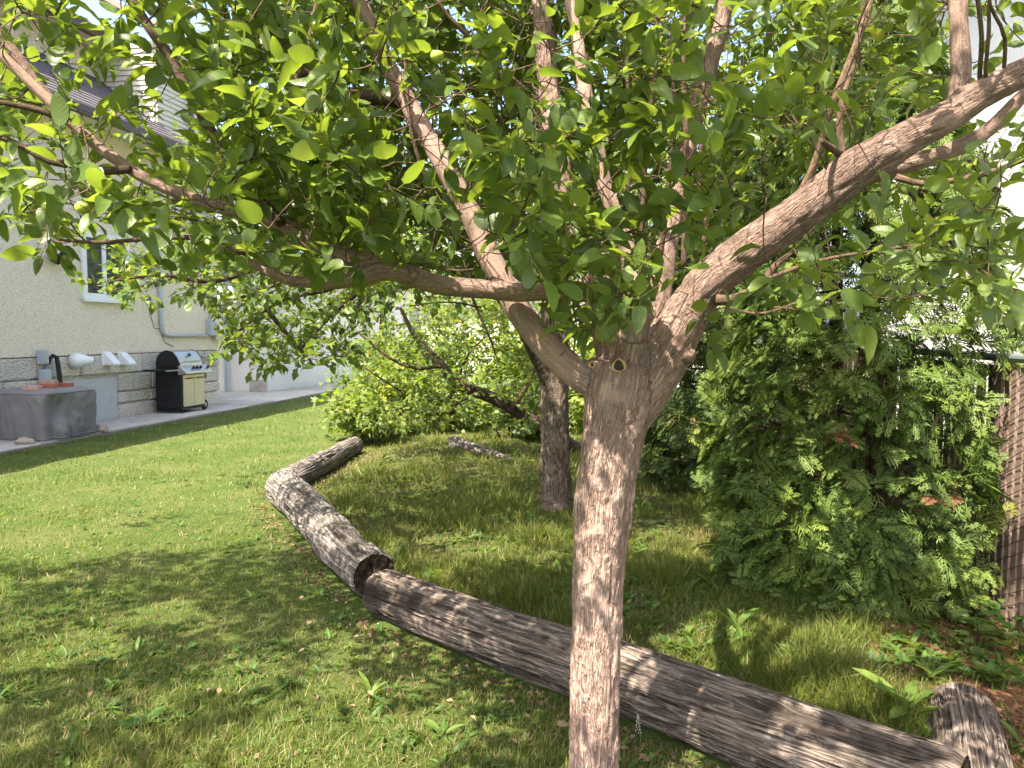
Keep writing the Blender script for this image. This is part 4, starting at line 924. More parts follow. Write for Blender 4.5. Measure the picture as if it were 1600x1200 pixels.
# keep the stout limbs showing: most leaves that would hang right in front of them are not there
drop = np.zeros(len(pos), bool)
for k, frac in (('T', 1), ('R', 1), ('L1', .8), ('L2', .75), ('C2', .55), ('C1', .45), ('Rk', 1), ('R2', .8), ('R3', 1), ('C3', .5)):
    sm = catmull(LB[k], .03); sm = sm[:int(len(sm) * 1.0)]; qx, qy, qd = proj(sm[:, :3]); w = sm[:, 3] * FPX / qd
    dd = np.hypot(lx[:, None] - qx, ly[:, None] - qy); i = dd.argmin(1); near = (dd[np.arange(len(i)), i] < w[i] + 16) & (ld < qd[i] + .05)
    drop |= near & (rg.random(len(pos)) < frac * .93)
ok = ~drop & (np.linalg.norm(pos - EYE, axis=1) > 1.1) & ~((ly > np.interp(lx, lowx, lowy) + 25) & (lx < 1100))
ok |= np.isin(np.arange(len(pos)), np.nonzero((ly > 440) & (lx > 840) & (lx < 1180) & (ly < 530) & (ld < 2.5) & ~((lx > 1010) & (lx < 1075)) & ~((lx > 930) & (lx < 1010) & (ly > 520)))[0])
pos, R, sz, cid = pos[ok], R[ok], sz[ok], cid[ok]; lx, ly, ld = lx[ok], ly[ok], ld[ok]
tint = np.clip(.42 + .3 * rg.normal(size=len(pos)) * .6 + .0 * lx, 0, .97); tint[rg.random(len(pos)) < .006] = 1.0
kk = ~sunlit(pos, .75); pos, R, sz, tint, lx, ly, ld, cid = pos[kk], R[kk], sz[kk], tint[kk], lx[kk], ly[kk], ld[kk], cid[kk]
live = np.bincount(cid, minlength=len(tw1)) > 1
for k in range(len(tw1) - 1, -1, -1):
    if live[k] and par1[k] >= 0: live[par1[k]] = True
tw1 = [q for q, l in zip(tw1, live) if l]
inf = (lx > 0) & (lx < 1600) & (ly > 0) & (ly < 600); score = np.where(inf, sz / ld, 0); big = np.argsort(-score)[:300]
lm = []
for q, T in enumerate(APPLE): lm.append(mesh_np('leaf', T[0], T[1], {'tint': np.full(len(T[0]), .45)}, True, T[2])); lm[-1].materials.append(LEAF1)
inv = chain(tree).inverted()
for i in big:
    o = bpy.data.objects.new('leaf', lm[i % len(lm)]); C.objects.link(o); o.parent = tree; o.matrix_parent_inverse = inv
    M = np.eye(4); M[:3, :3] = R[i] * sz[i]; M[:3, 3] = pos[i]; o.matrix_basis = Matrix(M.tolist())
rest = np.ones(len(pos), bool); rest[big] = False
foliage('foliage', APPLE, pos[rest], R[rest], sz[rest], tint[rest], LEAF1, tree, kind='stuff')
# unseen crown, spread wide to shade the lawn and thinned to let sun in
NC = 5200; c = rg.normal(size=(NC, 3)); c = unit(c) * rg.random(NC)[:, None] ** .4
cr = np.array([-1.3, 2.1, 3.9]) + c * np.array([4.3, 3.7, 1.5])
thin = rg.random(len(cr)) < np.interp(cr[:, 0] - .25 * np.minimum(cr[:, 1], 2), [-2.2, -1.0], [1, .80])
gx_, gy_, gd_ = proj(cr); vis = (gd_ > .3) & (gx_ > -80) & (gx_ < 1680) & (gy_ > -60)
gap = fbm(cr * np.array([.75, .75, .3]) + 4, 2)
ok = ~vis & thin & (cr[:, 2] > 2.5) & (np.linalg.norm(cr - EYE, axis=1) > 1.2) & (gap > -.20) & (cr[:, 0] + cr[:, 2] * .15 < 2.0)
tw2, cl2 = grow(SK1 + tw1, cr[ok], 1.6, rg, .14, up=.3)
pos2, R2, sz2 = cluster_leaves(cl2, rg, .16, (6, 9), .098, droop=.2)
lx, ly, ld = proj(pos2); kk = ~((ld > .2) & (lx > -20) & (lx < 1620) & (ly > -20)); kk &= ~sunlit(pos2); pos2, R2, sz2 = pos2[kk], R2[kk], sz2[kk]
obj('twigs', twig_mesh(tw1 + [q[::2] for q in tw2]), TWIG, tree, kind='stuff')
foliage('unseen_foliage', SIMPLE, pos2, R2, sz2, np.clip(rg.normal(.42, .18, len(pos2)), 0, 1), LEAF1, tree, kind='stuff')
# apples
APM, t, out = nodes('green_apple'); g_ = N(t, 'ShaderNodeNewGeometry').outputs['Position']; oi = N(t, 'ShaderNodeObjectInfo').outputs['Random']
c_ = ramp(t, math_n(t, 'ADD', math_n(t, 'MULTIPLY', noise(t, g_, 60, 3).outputs[0], .5), math_n(t, 'MULTIPLY', oi, .5)), [(.2, (.14, .22, .03)), (.8, (.30, .36, .06))]).outputs[0]
b_ = finish(t, out, c_, .35, .4); b_.inputs['Subsurface Weight'].default_value = .1
def apple_mesh():
    V, F = [], []; n, mm = 14, 10
    for i in range(mm + 1):
        f = math.pi * i / mm; r = math.sin(f) * (1 + .08 * math.cos(f)); z = math.cos(f) * .94 - .22 * math.exp(-(math.sin(f) / .35) ** 2) * (1 if math.cos(f) > 0 else -.5)
        for j in range(n): V.append((r * math.cos(6.283 * j / n), r * math.sin(6.283 * j / n), z))
    for i in range(mm):
        for j in range(n): F.append((i * n + j, (i + 1) * n + j, (i + 1) * n + (j + 1) % n, i * n + (j + 1) % n))
    k = len(V); F = [tuple(f) for f in F]
    for a in range(3):
        for j in range(4): V.append((.05 * math.cos(1.57 * j) + .05 * a * a * .3, .05 * math.sin(1.57 * j), .7 + .35 * a))
    for a in range(2):
        for j in range(4): F.append((k + a * 4 + j, k + a * 4 + (j + 1) % 4, k + a * 4 + 4 + (j + 1) % 4, k + a * 4 + 4 + j))
    me = mesh_np('apple', np.array(V), np.array(F), None, True); me.materials.append(APM); return me
am = apple_mesh()
for px, py, Y, r in ((33, 284, 2.0, 10), (75, 325, 2.05, 9), (128, 325, 2.05, 10), (167, 291, 2.1, 10), (203, 297, 2.2, 8), (398, 369, 2.15, 10), (345, 355, 2.25, 8), (683, 88, 1.95, 10), (830, 280, 2.0, 10), (442, 300, 2.1, 7), (280, 8, 2.2, 9), (545, 300, 2.2, 6), (300, 358, 2.25, 8), (1240, 120, 2.3, 7)):
    o = bpy.data.objects.new('apple', am); C.objects.link(o); p = P(px, py, Y - .12); o.parent = tree; o.matrix_parent_inverse = inv
    o.location = p; q = r * Y / FPX; o.scale = (q, q, q); o.rotation_euler = (random.gauss(0, .3), random.gauss(0, .3), random.uniform(0, 6))

# ------------------------------------------------------------------ the second apple tree
TB = {}
TB['T'] = lim([(870, 832, 70), (869, 812, 56), (868, 760, 48), (867, 680, 45), (866, 600, 45), (867, 500, 42), (867, 400, 42), (865, 320, 42), (852, 200, 42), (836, 80, 40), (828, 0, 36), (815, -160, 24), (800, -350, 12)], [6.6, 6.6])
TB['A'] = lim([(864, 620, 20), (848, 580, 21), (829, 540, 21), (803, 485, 21), (745, 435, 22), (660, 408, 20), (560, 410, 17), (470, 430, 13), (400, 455, 9), (340, 480, 6)], [6.6, 6.2, 5.6])
TB['B'] = lim([(867, 430, 26), (800, 360, 25), (700, 310, 22), (590, 300, 20), (480, 330, 16), (380, 380, 13), (280, 430, 9), (190, 455, 5)], [6.6, 6.0, 5.4])
TB['Cc'] = lim([(866, 400, 28), (920, 310, 26), (990, 230, 24), (1060, 170, 24), (1100, 90, 24), (1122, 20, 22), (1150, -120, 14)], [6.6, 6.9])
TB['Dd'] = lim([(864, 330, 24), (960, 320, 20), (1080, 300, 18), (1200, 290, 14), (1320, 280, 8)], [6.6, 6.3])
TB['E'] = lim([(848, 180, 26), (760, 100, 22), (660, 40, 18), (540, 20, 14), (420, 60, 8)], [6.6, 6.2])
tree2 = thing('apple_tree', P(870, 815, 6.6) * np.array([1, 1, 0]), 'second apple tree with straight grey trunk standing in the long grass of the bed', 'tree', 'apple trees of the garden')
woody('trunk', TB, dict(T=1, A=.7, B=.6, Cc=.7, Dd=.6, E=.6), dict(T=1.0, A=.35, B=.3, Cc=.35, Dd=.3, E=.3), .017, BARK2, tree2, 3, .009, 16)
SK2 = [catmull(TB[k], .05) for k in ('A', 'B', 'Cc', 'Dd', 'E')] + [catmull(TB['T'], .05)[60:]]
for k, (pts, ys) in enumerate([([(520, 408, 9), (560, 450, 8), (520, 490, 6), (470, 545, 4)], [5.8, 5.5]), ([(400, 455, 8), (430, 500, 7), (465, 540, 5), (490, 570, 3)], [5.6, 5.4]),
        ([(400, 420, 8), (330, 440, 7), (250, 430, 5), (170, 440, 3)], [5.4, 5.2]), ([(738, 465, 5), (755, 505, 4), (770, 540, 3), (774, 556, 2)], [6.0, 6.0]), ([(600, 408, 9), (520, 450, 7), (440, 470, 5), (370, 520, 3)], [5.7, 5.3]),
        ([(700, 310, 9), (640, 250, 8), (560, 220, 6), (470, 230, 4)], [6.2, 5.6]), ([(990, 230, 10), (1000, 130, 9), (980, 20, 6)], [6.8, 6.9]), ([(1200, 290, 8), (1260, 220, 7), (1300, 120, 5)], [6.4, 6.6]), ([(752, 480, 3), (700, 472, 2.5), (640, 478, 2)], [6, 5.8])]):
    SK2.append(twig_branch(pts, ys, tree2, tint=.2))
for k, (dx, dy) in enumerate([(-1, -.3), (-1, .4), (-.5, 1), (.4, 1), (1, .5), (1, -.3), (.3, -.8), (-.4, -.8)]):
    b0 = catmull(TB['T'], .05)[-int(8 + 5 * (k % 4))]; SK2.append(plain_limb(offstage(b0[:3], (dx, dy, .25), 2.6, .035, 200 + k, .05), tree2, .25, m=BARK2))
def dens2(px, py):
    low = np.interp(px, [100, 150, 200, 260, 330, 360, 400, 470, 540, 570, 620, 700, 850, 1000, 1100, 1450, 1500], [380, 470, 468, 455, 470, 545, 570, 575, 560, 500, 470, 455, 430, 440, 440, 400, 300])
    d = np.where((py < low) & (px > 130) & (px < 1470), 1.0, 0); d *= np.where((px < 330) & (py < 385), .03, 1); d *= np.where((px > 330) & (px < 420) & (py < 300), .35, 1)
    hang = (px < 580) & (py > 395); d *= np.where(hang, 3.0, .8); d *= np.where((px > 1100), .65, 1); d *= np.where((px < 330) & (py < 425) & (py > 380), .5, 1); d *= np.where((px < 185) & (py > 385), .25, 1); return d * .5
NT = 6600; px = rg.uniform(100, 1500, NT); py = rg.uniform(-40, 590, NT); Y = rg.uniform(4.7, 7.6, NT)
k = rg.random(NT) < dens2(px, py); T2 = np.array([P(a, b, c) for a, b, c in zip(px[k], py[k], Y[k])])
tw, cl = grow(SK2, T2, 1.5, rg, .12)
pos, R, sz = cluster_leaves(cl, rg, .13, (6, 10), .080, droop=.3)
lx, ly, ld = proj(pos); ok = ~((ly > 460) & (lx > 840) & (lx < 960)) & ~((ly > 480) & (lx > 575)); pos, R, sz = pos[ok], R[ok], sz[ok]
crw = np.array([.2, 6.6, 4.6]) + unit(rg.normal(size=(2500, 3))) * (rg.random(2500)[:, None] ** .4) * np.array([3.2, 3.0, 1.6])  # unseen upper crown, thickened to shade the cedar behind
gx_, gy_, gd_ = proj(crw); crw = crw[(gy_ < -60) & (crw[:, 2] > 3)]
twb, clb = grow(SK2 + tw, crw, 1.6, rg, .14); p3, R3, s3 = cluster_leaves(clb, rg, .18, (8, 12), .085, droop=.3)
obj('twigs', twig_mesh(tw + [q[::2] for q in twb]), TWIG, tree2, kind='stuff')
kk = ~sunlit(p3); p3, R3, s3 = p3[kk], R3[kk], s3[kk]
foliage('unseen_foliage', SIMPLE, p3, R3, s3, np.clip(rg.normal(.45, .2, len(p3)), 0, 1), LEAF2, tree2, kind='stuff')
foliage('foliage', SIMPLE2, pos, R, sz, np.clip(rg.normal(.45, .2, len(pos)), 0, 1), LEAF2, tree2, kind='stuff')
inv2 = chain(tree2).inverted()
for px, py in ((500, 495), (448, 480), (440, 560), (358, 458), (372, 465), (470, 430), (338, 512), (545, 350), (255, 432), (520, 470)):
    o = bpy.data.objects.new('apple', am); C.objects.link(o); p = P(px, py, 5.2); o.parent = tree2; o.matrix_parent_inverse = inv2; o.location = p; o.scale = (.021,) * 3; o.rotation_euler = (random.gauss(0, .3), 0, 0)
# ------------------------------------------------------------------ cedars along the fence
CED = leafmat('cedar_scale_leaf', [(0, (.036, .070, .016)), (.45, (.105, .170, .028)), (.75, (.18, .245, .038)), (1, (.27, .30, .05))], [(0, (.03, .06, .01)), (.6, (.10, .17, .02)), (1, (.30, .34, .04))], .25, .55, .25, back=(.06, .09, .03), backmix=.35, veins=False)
CBARK = barkmat('cedar_bark', (.22, .13, .085), (.12, .07, .05), (.04, .025, .018), 40, .1, .8)
def cedar(cx, cy, rx, H, n, label, seed, stems=3, dead=True, size=.15, tpl=SPRAYS, dark=0):
    r = np.random.default_rng(seed); root = thing('cedar', (cx, cy, 0), label, 'cedar tree', 'cedars along the slatted fence'); sks = []
    for k in range(stems):
        a = 6.28 * k / stems + seed; e = np.array([cx + .18 * math.cos(a), cy + .18 * math.sin(a), 0]); top = np.array([cx + .10 * math.cos(a), cy + .10 * math.sin(a), H * (1 - .12 * k)])
        c = np.array([[*(e + (top - e) * f + np.array([.03 * math.sin(5 * f + k), .03 * math.cos(4 * f + k), 0]) * (f > 0)), .055 * (1 - f) + .012] for f in np.linspace(0, 1, 8)]); c[0, 2] = -.05
        V, F, co = tube_np(catmull(c, .06), 10, lambda co, q: .006 * pnoise(co * np.array([40, 40, 6.])))
        obj('trunk', mesh_np('trunk', V, F, {'barkco': co, 'tint': np.full(len(V), .6)}, True), CBARK, root); sks.append(catmull(c, .1))
    def rad(z, a): return rx * np.interp(z / H, [0, .08, .25, .42, .55, .7, .85, 1], [.90, .98, 1.0, .96, .84, .60, .36, .06]) * (1 + .20 * pnoise(np.stack([np.cos(a) * 1.6 + seed, np.sin(a) * 1.6, z * 1.5], -1)) + .10 * pnoise(np.stack([np.cos(a) * 5, np.sin(a) * 5 + seed, z * 4.5], -1)))
    z = H * r.random(n) ** 1.25; a = r.uniform(0, 6.283, n); dep = np.where(r.random(n) < .72, r.uniform(.88, 1.05, n), r.uniform(.35, .88, n))
    # gaps where the stems show through
    hole = fbm(np.stack([np.cos(a) * 2.4 + seed * 3, np.sin(a) * 2.4, z * 2.4], -1), 2); kp = (hole > -.8) & (z > .06) & ((np.cos(a - 4.1) > -.2) | (r.random(n) < .45)); z, a, dep = z[kp], a[kp], dep[kp]; n = len(z)
    rr = rad(z, a) * dep; pos = np.stack([cx + rr * np.cos(a), cy + rr * np.sin(a) * .95, z], -1)
    ok = pos[:, 0] < fence_x(pos[:, 1]) + np.where(pos[:, 2] > 1.3, .5, -.06); pos, a, dep = pos[ok], a[ok], dep[ok]; n = len(pos)
    outw = np.stack([np.cos(a), np.sin(a), np.zeros(n)], -1); tang = np.stack([-np.sin(a), np.cos(a), np.zeros(n)], -1)
    tw_ = r.normal(0, .6, n)[:, None]
    axis = unit(outw * r.uniform(.35, .9, n)[:, None] + tang * tw_ + np.array([0, 0, 1.]) * r.normal(-.15, .45, n)[:, None])
    nrm = unit(outw * .65 + tang * r.normal(0, .6, n)[:, None] + np.array([0, 0, .75]) + r.normal(size=(n, 3)) * .25)
    R = basis(axis, nrm); s = size * r.uniform(.65, 1.25, n); pos = pos - R[:, :, 1] * (s * .55)[:, None]
    low = gh(pos[:, 0], pos[:, 1]); pos[:, 2] = np.maximum(pos[:, 2], low + .05)
    tint = np.clip(.30 - dark + .45 * (dep - .8) + .16 * fbm(pos * 3 + seed, 2) + r.normal(0, .12, n), 0, 1); tint[r.random(n) < .05] += .3  # dark lowers the tint: deep shade put into the spray colour
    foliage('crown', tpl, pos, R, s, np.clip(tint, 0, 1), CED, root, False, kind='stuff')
    # boughs carrying the sprays
    tg = np.stack([cx + rad(z, np.full(len(z), 0.)) * 0, z, z], -1); b = []
    for k in range(int(60 * H / 3)):
        zz = r.uniform(.15, H * .92); aa = r.uniform(0, 6.283); q = float(rad(np.array([zz]), np.array([aa]))[0]) * r.uniform(.7, .98); st = sks[k % stems]; i = np.abs(st[:, 2] - zz).argmin()
        e = np.array([cx + q * math.cos(aa), cy + q * .95 * math.sin(aa), zz + r.uniform(-.05, .25)]);
        if e[0] > fence_x(e[1]) - .05: continue
        mid = (st[i, :3] + e) / 2 + np.array([0, 0, -.06]); w = np.linspace(0, 1, 6)[:, None]
        b.append(np.hstack([(1 - w) ** 2 * st[i, :3] + 2 * w * (1 - w) * mid + w ** 2 * e, np.linspace(.012, .003, 6)[:, None]]))
    me = twig_mesh(b, 5); obj('boughs', me, CBARK, root, kind='stuff')
    return root, pos, R
_, cpos, cR = cedar(2.15, 4.78, .86, 4.1, 5800, 'big near cedar with bright green lacy sprays beside the slatted fence', 1, 3, size=.165)
cedar(2.15, 7.6, .80, 3.9, 2000, 'dark shaded cedar just behind the near apple trunk', 2, 2, size=.20, tpl=SPRAYS2, dark=.28)  # leaf tint lowered to paint in its shade
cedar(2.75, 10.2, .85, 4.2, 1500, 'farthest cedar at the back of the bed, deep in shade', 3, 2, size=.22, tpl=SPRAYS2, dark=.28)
DEADM = leafmat('dead_cedar_spray', [(0, (.16, .065, .03)), (1, (.28, .13, .06))], [(0, (.1, .04, .02)), (1, (.2, .1, .04))], .2, .7, .2, back=(.2, .1, .05), veins=False)

croot = bpy.data.objects['cedar']; cx_, cy_, cd_ = proj(cpos)
for px, py, rd in ((1462, 768, 8), (1300, 665, 5)):
    k = np.nonzero((np.hypot(cx_ - px, cy_ - py) < rd + 8) & (cd_ < 4.9))[0]; k = k[np.argsort(cd_[k])][:4]
    for q in k: foliage('dead_spray', SPRAYS2, cpos[[q]] + np.array([-.02, -.04, 0]), cR[[q]], np.full(1, .12), rg.random(1), DEADM, croot, False)

# ------------------------------------------------------------------ shrubs and leaning tree at the back
SHR = leafmat('shrub_leaf', [(0, (.065, .105, .014)), (.5, (.165, .205, .022)), (1, (.28, .29, .035))], [(0, (.14, .24, .02)), (.5, (.28, .40, .03)), (1, (.45, .52, .06))], .42, .5, .3, veins=False)
SHR2 = leafmat('shaded_shrub_leaf', [(0, (.022, .045, .012)), (.5, (.045, .085, .02)), (1, (.09, .14, .03))], G_TR, .35, .5, .3, veins=False)  # darker copy of the shrub leaf with its shade in the colour
def shrub(cx, cy, rx, ry, H, n, label, seed, tpl=LOBED, size=.10, mt=None, z0=.1, name='shrub', cat='shrub', group='leafy shrubs at the back of the bed', stems=14):
    r = np.random.default_rng(seed); root = thing(name, (cx, cy, 0), label, cat, group); b = []; tips = []
    for k in range(stems):
        a = r.uniform(0, 6.283); q = r.random() ** .5; e = np.array([cx + rx * q * math.cos(a), cy + ry * q * math.sin(a), H * (1 - .35 * q * q) * r.uniform(.45, 1.25)])
        s = np.array([cx + rx * .25 * q * math.cos(a), cy + ry * .25 * q * math.sin(a), -.02]); mid = np.array([(s[0] * 1.3 + e[0] * .7) / 2, (s[1] * 1.3 + e[1] * .7) / 2, e[2] * .75])
        w = np.linspace(0, 1, 9)[:, None]; path = (1 - w) ** 2 * s + 2 * w * (1 - w) * mid + w ** 2 * e; b.append(np.hstack([path, np.linspace(.012, .003, 9)[:, None]]))
    nodes_ = np.vstack([x[3:] for x in b])[:, :3]; i = r.integers(0, len(nodes_), n)
    pos = nodes_[i] + r.normal(size=(n, 3)) * np.array([rx * .13, ry * .13, H * .09]); pos[:, 2] = np.maximum(pos[:, 2], z0 * r.uniform(.6, 2.0, n))
    outw = unit(pos - np.array([cx, cy, H * .3])); ax_ = outw + r.normal(size=(n, 3)) * .6 + np.array([0, 0, -.25]); nm = np.array([0, 0, 1.]) + outw * .3 + r.normal(size=(n, 3)) * .45
    foliage('foliage', tpl, pos, basis(ax_, nm), size * r.uniform(.6, 1.2, n), np.clip(r.normal(.5, .2, n) + .3 * pnoise(pos * 2), 0, 1), mt or SHR, root, kind='stuff')
    obj('stems', twig_mesh(b, 5), TWIG, root, kind='stuff'); return root
shrub(-2.0, 11.2, .8, .9, .95, 1900, 'low raspberry-like shrub spilling onto the lawn at the end of the slim log', 31)
shrub(-2.35, 14.2, 1.0, 1.0, 1.5, 2300, 'leafy shrub farther back beside the pale wing wall', 32)
shrub(-.95, 12.3, 1.0, .9, 1.5, 2700, 'bright yellow-green shrub in the middle behind the short sunken log', 33)
shrub(.35, 12.6, .9, .9, 1.55, 2300, 'sunny shrub seen left of the second apple trunk', 34)
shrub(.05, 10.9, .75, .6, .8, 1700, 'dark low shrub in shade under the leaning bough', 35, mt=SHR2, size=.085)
shrub(1.35, 12.0, .9, .9, 1.6, 1900, 'shrub glimpsed between the two apple trunks', 36)
shrub(-1.6, 16.8, 1.3, 1.2, 2.3, 4200, 'tall loose sunlit bush behind the yellow-green shrub', 37, tpl=SIMPLE, size=.10)
shrub(.3, 17.5, 1.6, 1.3, 2.4, 5000, 'tall sunlit bush behind the second apple tree', 38, tpl=SIMPLE, size=.11)
# leaning tree: a fallen-looking bough that rises to the left from behind the second trunk
lean = thing('leaning_tree', P(870, 690, 9.6) * np.array([1, 1, 0]), 'dark crooked tree leaning left out of the shade behind the second trunk', 'tree')
LT = lim([(905, 705, 22), (870, 682, 21), (830, 655, 20), (770, 622, 19), (715, 600, 17), (690, 570, 14), (665, 545, 11), (645, 520, 8), (625, 480, 5)], [9.7, 9.3, 9.0])
sk = [plain_limb(LT, lean, .2, 12, 'trunk', BARK2)]
for pts, ys in (([(715, 600, 5), (722, 575, 4), (735, 550, 3), (760, 525, 2)], [9.1, 9.0]), ([(745, 615, 4), (720, 628, 3), (700, 645, 2)], [9.1, 8.8]), ([(690, 572, 6), (650, 575, 5), (610, 560, 4), (560, 520, 3)], [9.0, 8.9]), ([(640, 620, 3), (575, 578, 3), (540, 550, 2.5), (490, 525, 2)], [9.8, 9.4]), ([(800, 640, 8), (830, 590, 6), (850, 540, 4)], [9.3, 9.5])):
    sk.append(twig_branch(pts, ys, lean, tint=.25))
NT = 760; px = rg.uniform(560, 880, NT); py = rg.uniform(470, 670, NT); k = rg.random(NT) < np.where(py < 560, .9, .5); tg = np.array([P(a, b, c) for a, b, c in zip(px[k], py[k], rg.uniform(8.7, 9.8, NT)[k])])
tw, cl = grow(sk, tg, .75, rg, .12); pos, R, sz = cluster_leaves(cl, rg, .13, (6, 10), .075, droop=.3)
obj('twigs', twig_mesh(tw), TWIG, lean, kind='stuff'); foliage('foliage', SMALL, pos, R, sz, np.clip(rg.normal(.5, .2, len(pos)), 0, 1), LEAF2, lean, kind='stuff')

# trees beyond the garden
def back_tree(x, y, H, rx, zc, rz, n, label, seed, size=.16, mt=None):
    r = np.random.default_rng(seed); root = thing('background_tree', (x, y, 0), label, 'tree', 'trees beyond the garden'); sk = []
    c = np.array([[x + .1 * math.sin(3 * f), y, H * .75 * f - .05, .16 * (1 - f) + .03] for f in np.linspace(0, 1, 6)]); sk.append(plain_limb(c, root, .3, 12, 'trunk', BARK2))
    for k in range(9):
        a = 6.283 * k / 9 + seed; b0 = sk[0][int(len(sk[0]) * (.35 + .06 * k))]; sk.append(plain_limb(wander(b0[:3], (math.cos(a), math.sin(a), .5), rx * .9, .05, seed * 10 + k, .1), root, .3, 8, 'limb', BARK2))
    q = unit(r.normal(size=(n // 9, 3))) * r.random(n // 9)[:, None] ** .38; tg = np.array([x, y, zc]) + q * np.array([rx, rx, rz]); tg = tg[fbm(tg * .8 + seed, 2) > -.35]
    tw, cl = grow(sk, tg, 3, r, .3); pos, R, sz = cluster_leaves(cl, r, .4, (8, 10), size, droop=.3)
    pos += r.normal(size=pos.shape) * .12
    obj('twigs', twig_mesh([q[::2] for q in tw[::2]], 3), TWIG, root, kind='stuff'); foliage('crown', SIMPLE, pos, R, sz, np.clip(r.normal(.5, .2, len(pos)) + .2 * pnoise(pos * .9), 0, 1), mt or LEAF2, root, kind='stuff')
back_tree(-.3, 21, 6.5, 2.8, 4.2, 2.6, 7000, 'round leafy tree behind the middle of the garden', 61, .15, SHR)
back_tree(3.2, 17, 7, 2.6, 4.6, 2.8, 7000, 'leafy tree rising above the farthest cedar', 62, .14, SHR)
back_tree(-4.6, 27, 7.5, 2.6, 5.4, 2.4, 5200, 'tree seen past the end of the pale wing', 63, .18, SHR)
back_tree(4.8, 25, 8.5, 3.2, 5.5, 3.2, 5200, 'tall tree beside the far garage', 64, .2, LEAF2)
back_tree(-10, 50, 11, 5, 7, 4.5, 4500, 'distant tree far beyond the driveway, left of the garage', 65, .4, LEAF2)
back_tree(2, 55, 12, 6, 7, 5.5, 4500, 'distant broad tree behind the garage roof', 66, .42, LEAF2)
back_tree(13, 52, 12, 6, 7, 5.5, 4500, 'distant tree to the right of the garage', 67, .42, LEAF2)

# ------------------------------------------------------------------ grass
GR = leafmat('grass_blade', [(0, (.036, .062, .012)), (.4, (.094, .130, .017)), (.66, (.172, .197, .028)), (.80, (.22, .185, .075)), (1, (.36, .29, .15))], [(0, (.10, .16, .01)), (.55, (.25, .31, .03)), (.8, (.30, .28, .08)), (1, (.4, .32, .14))], .35, .5, .3, back=(.08, .11, .03), backmix=.2, veins=False)
LOGS = [((-.76, 4.33), (1.42, 2.33), .14), ((-.83, 4.56), (-2.17, 7.18), .15), ((-2.27, 7.38), (-2.1, 10.2), .12), ((1.83, 3.04), (1.36, 2.10), .11), ((-.80, 10.35), (-.1, 9.3), .08)]
def clear(x, y, pad=0):
    ok = np.ones(len(x), bool); p = np.stack([x, y], -1)
    for a, b, r in LOGS:
        a, b = np.array(a), np.array(b); e = b - a; w = p - a; tt = np.clip(w @ e / (e @ e), 0, 1); ok &= np.linalg.norm(w - tt[:, None] * e, axis=1) > r + pad
    ok &= np.hypot(x - .265, y - 2.5) > .10; ok &= np.hypot(x - .385, y - 6.6) > .13
    ok &= x > path_edge_x(y) + .06 * pnoise(np.stack([y * 3, y * 0, y * 0 + 2], -1)) + .03
    return ok & (x < fence_x(y) - .03)
def sample(n, y0, y1, side, extra=0.8):
    y = 1 / (1 / y0 + rg.random(n) * (1 / y1 - 1 / y0)); hw = .70 * y + extra; x = rg.uniform(-1, 1, n) * hw
    s = sd_poly(x, y, BED); ok = clear(x, y) & (y > 1.2) & (y < 21)
    ok &= (s < .03) if side < 0 else (s > -.05); return x[ok], y[ok], s[ok]
def blades(name, x, y, length, width, tint, label, lean=.5, z=None):
    n = len(x); pos = np.stack([x, y, gh(x, y) - .006], -1); a = rg.uniform(0, 6.283, n)
    ax_ = np.stack([np.cos(a) * lean * rg.random(n), np.sin(a) * lean * rg.random(n), np.ones(n)], -1); b_ = rg.uniform(0, 6.283, n)
    R = basis(ax_, np.stack([np.cos(b_), np.sin(b_), np.zeros(n)], -1)); s = np.stack([width, length, length], -1)
    return foliage(name, BLADES, pos, R, s, np.clip(tint, 0, 1), GR, kind='stuff', smooth=False, label=label)
x, y, s = sample(225000, 1.5, 20, -1); q = np.stack([x, y, 0 * x], -1); n = len(x)
patch = fbm(q * .9 + 5, 3); fine = pnoise(q * 6)
worn = sstep(.55, .0, -s) * sstep(8, 4, y)                     # thin turf along the logs
keep = rg.random(n) > .95 * worn * (.6 + fine)
x, y, patch, fine, worn = x[keep], y[keep], patch[keep], fine[keep], worn[keep]; n = len(x)
L = (.030 + .018 * patch + .012 * fine) * rg.uniform(.5, 1.5, n) + .012; L *= 1 - .4 * worn; L = np.clip(L, .014, .09) * np.interp(y, [2, 10, 18], [1, 1.15, 1.3])
W = np.interp(y, [2, 5, 10, 18], [.0030, .0042, .008, .014]) * rg.uniform(.7, 1.4, n)
dry = sstep(-.05, -.7, patch)
ti = .37 + .12 * rg.normal(size=n) + .12 * fine + .14 * fbm(q[keep] * np.array([.55, 1.1, 1]) + 31, 3); straw = rg.random(n) < np.interp(y, [2, 7, 11], [.30, .16, .06]) + .42 * dry + .3 * worn; ti[straw] = rg.uniform(.72, 1.0, straw.sum())
blades('lawn_grass', x, y, L, W, ti, 'short patchy lawn grass with dry straw between green blades', .9)
x, y, s = sample(430000, 2.2, 15, 1); q = np.stack([x, y, 0 * x], -1); n = len(x)
patch = fbm(q * 1.1 + 9, 3); shade = sstep(1.3, .5, fence_x(y) - x); tall = sstep(.0, .7, fbm(q * 1.7 + 2, 2))
keep = rg.random(n) > .93 * shade; keep &= rg.random(n) > np.where(patch < -.35, .5, 0)
x, y, patch, tall, s = x[keep], y[keep], patch[keep], tall[keep], s[keep]; n = len(x)
L = (.055 + .10 * tall + .03 * patch) * rg.uniform(.5, 1.4, n); L = np.clip(L, .02, .28) * np.interp(s, [0, .4], [.75, 1]); W = np.interp(y, [2, 5, 10, 15], [.0032, .0046, .0085, .012]) * rg.uniform(.7, 1.5, n)
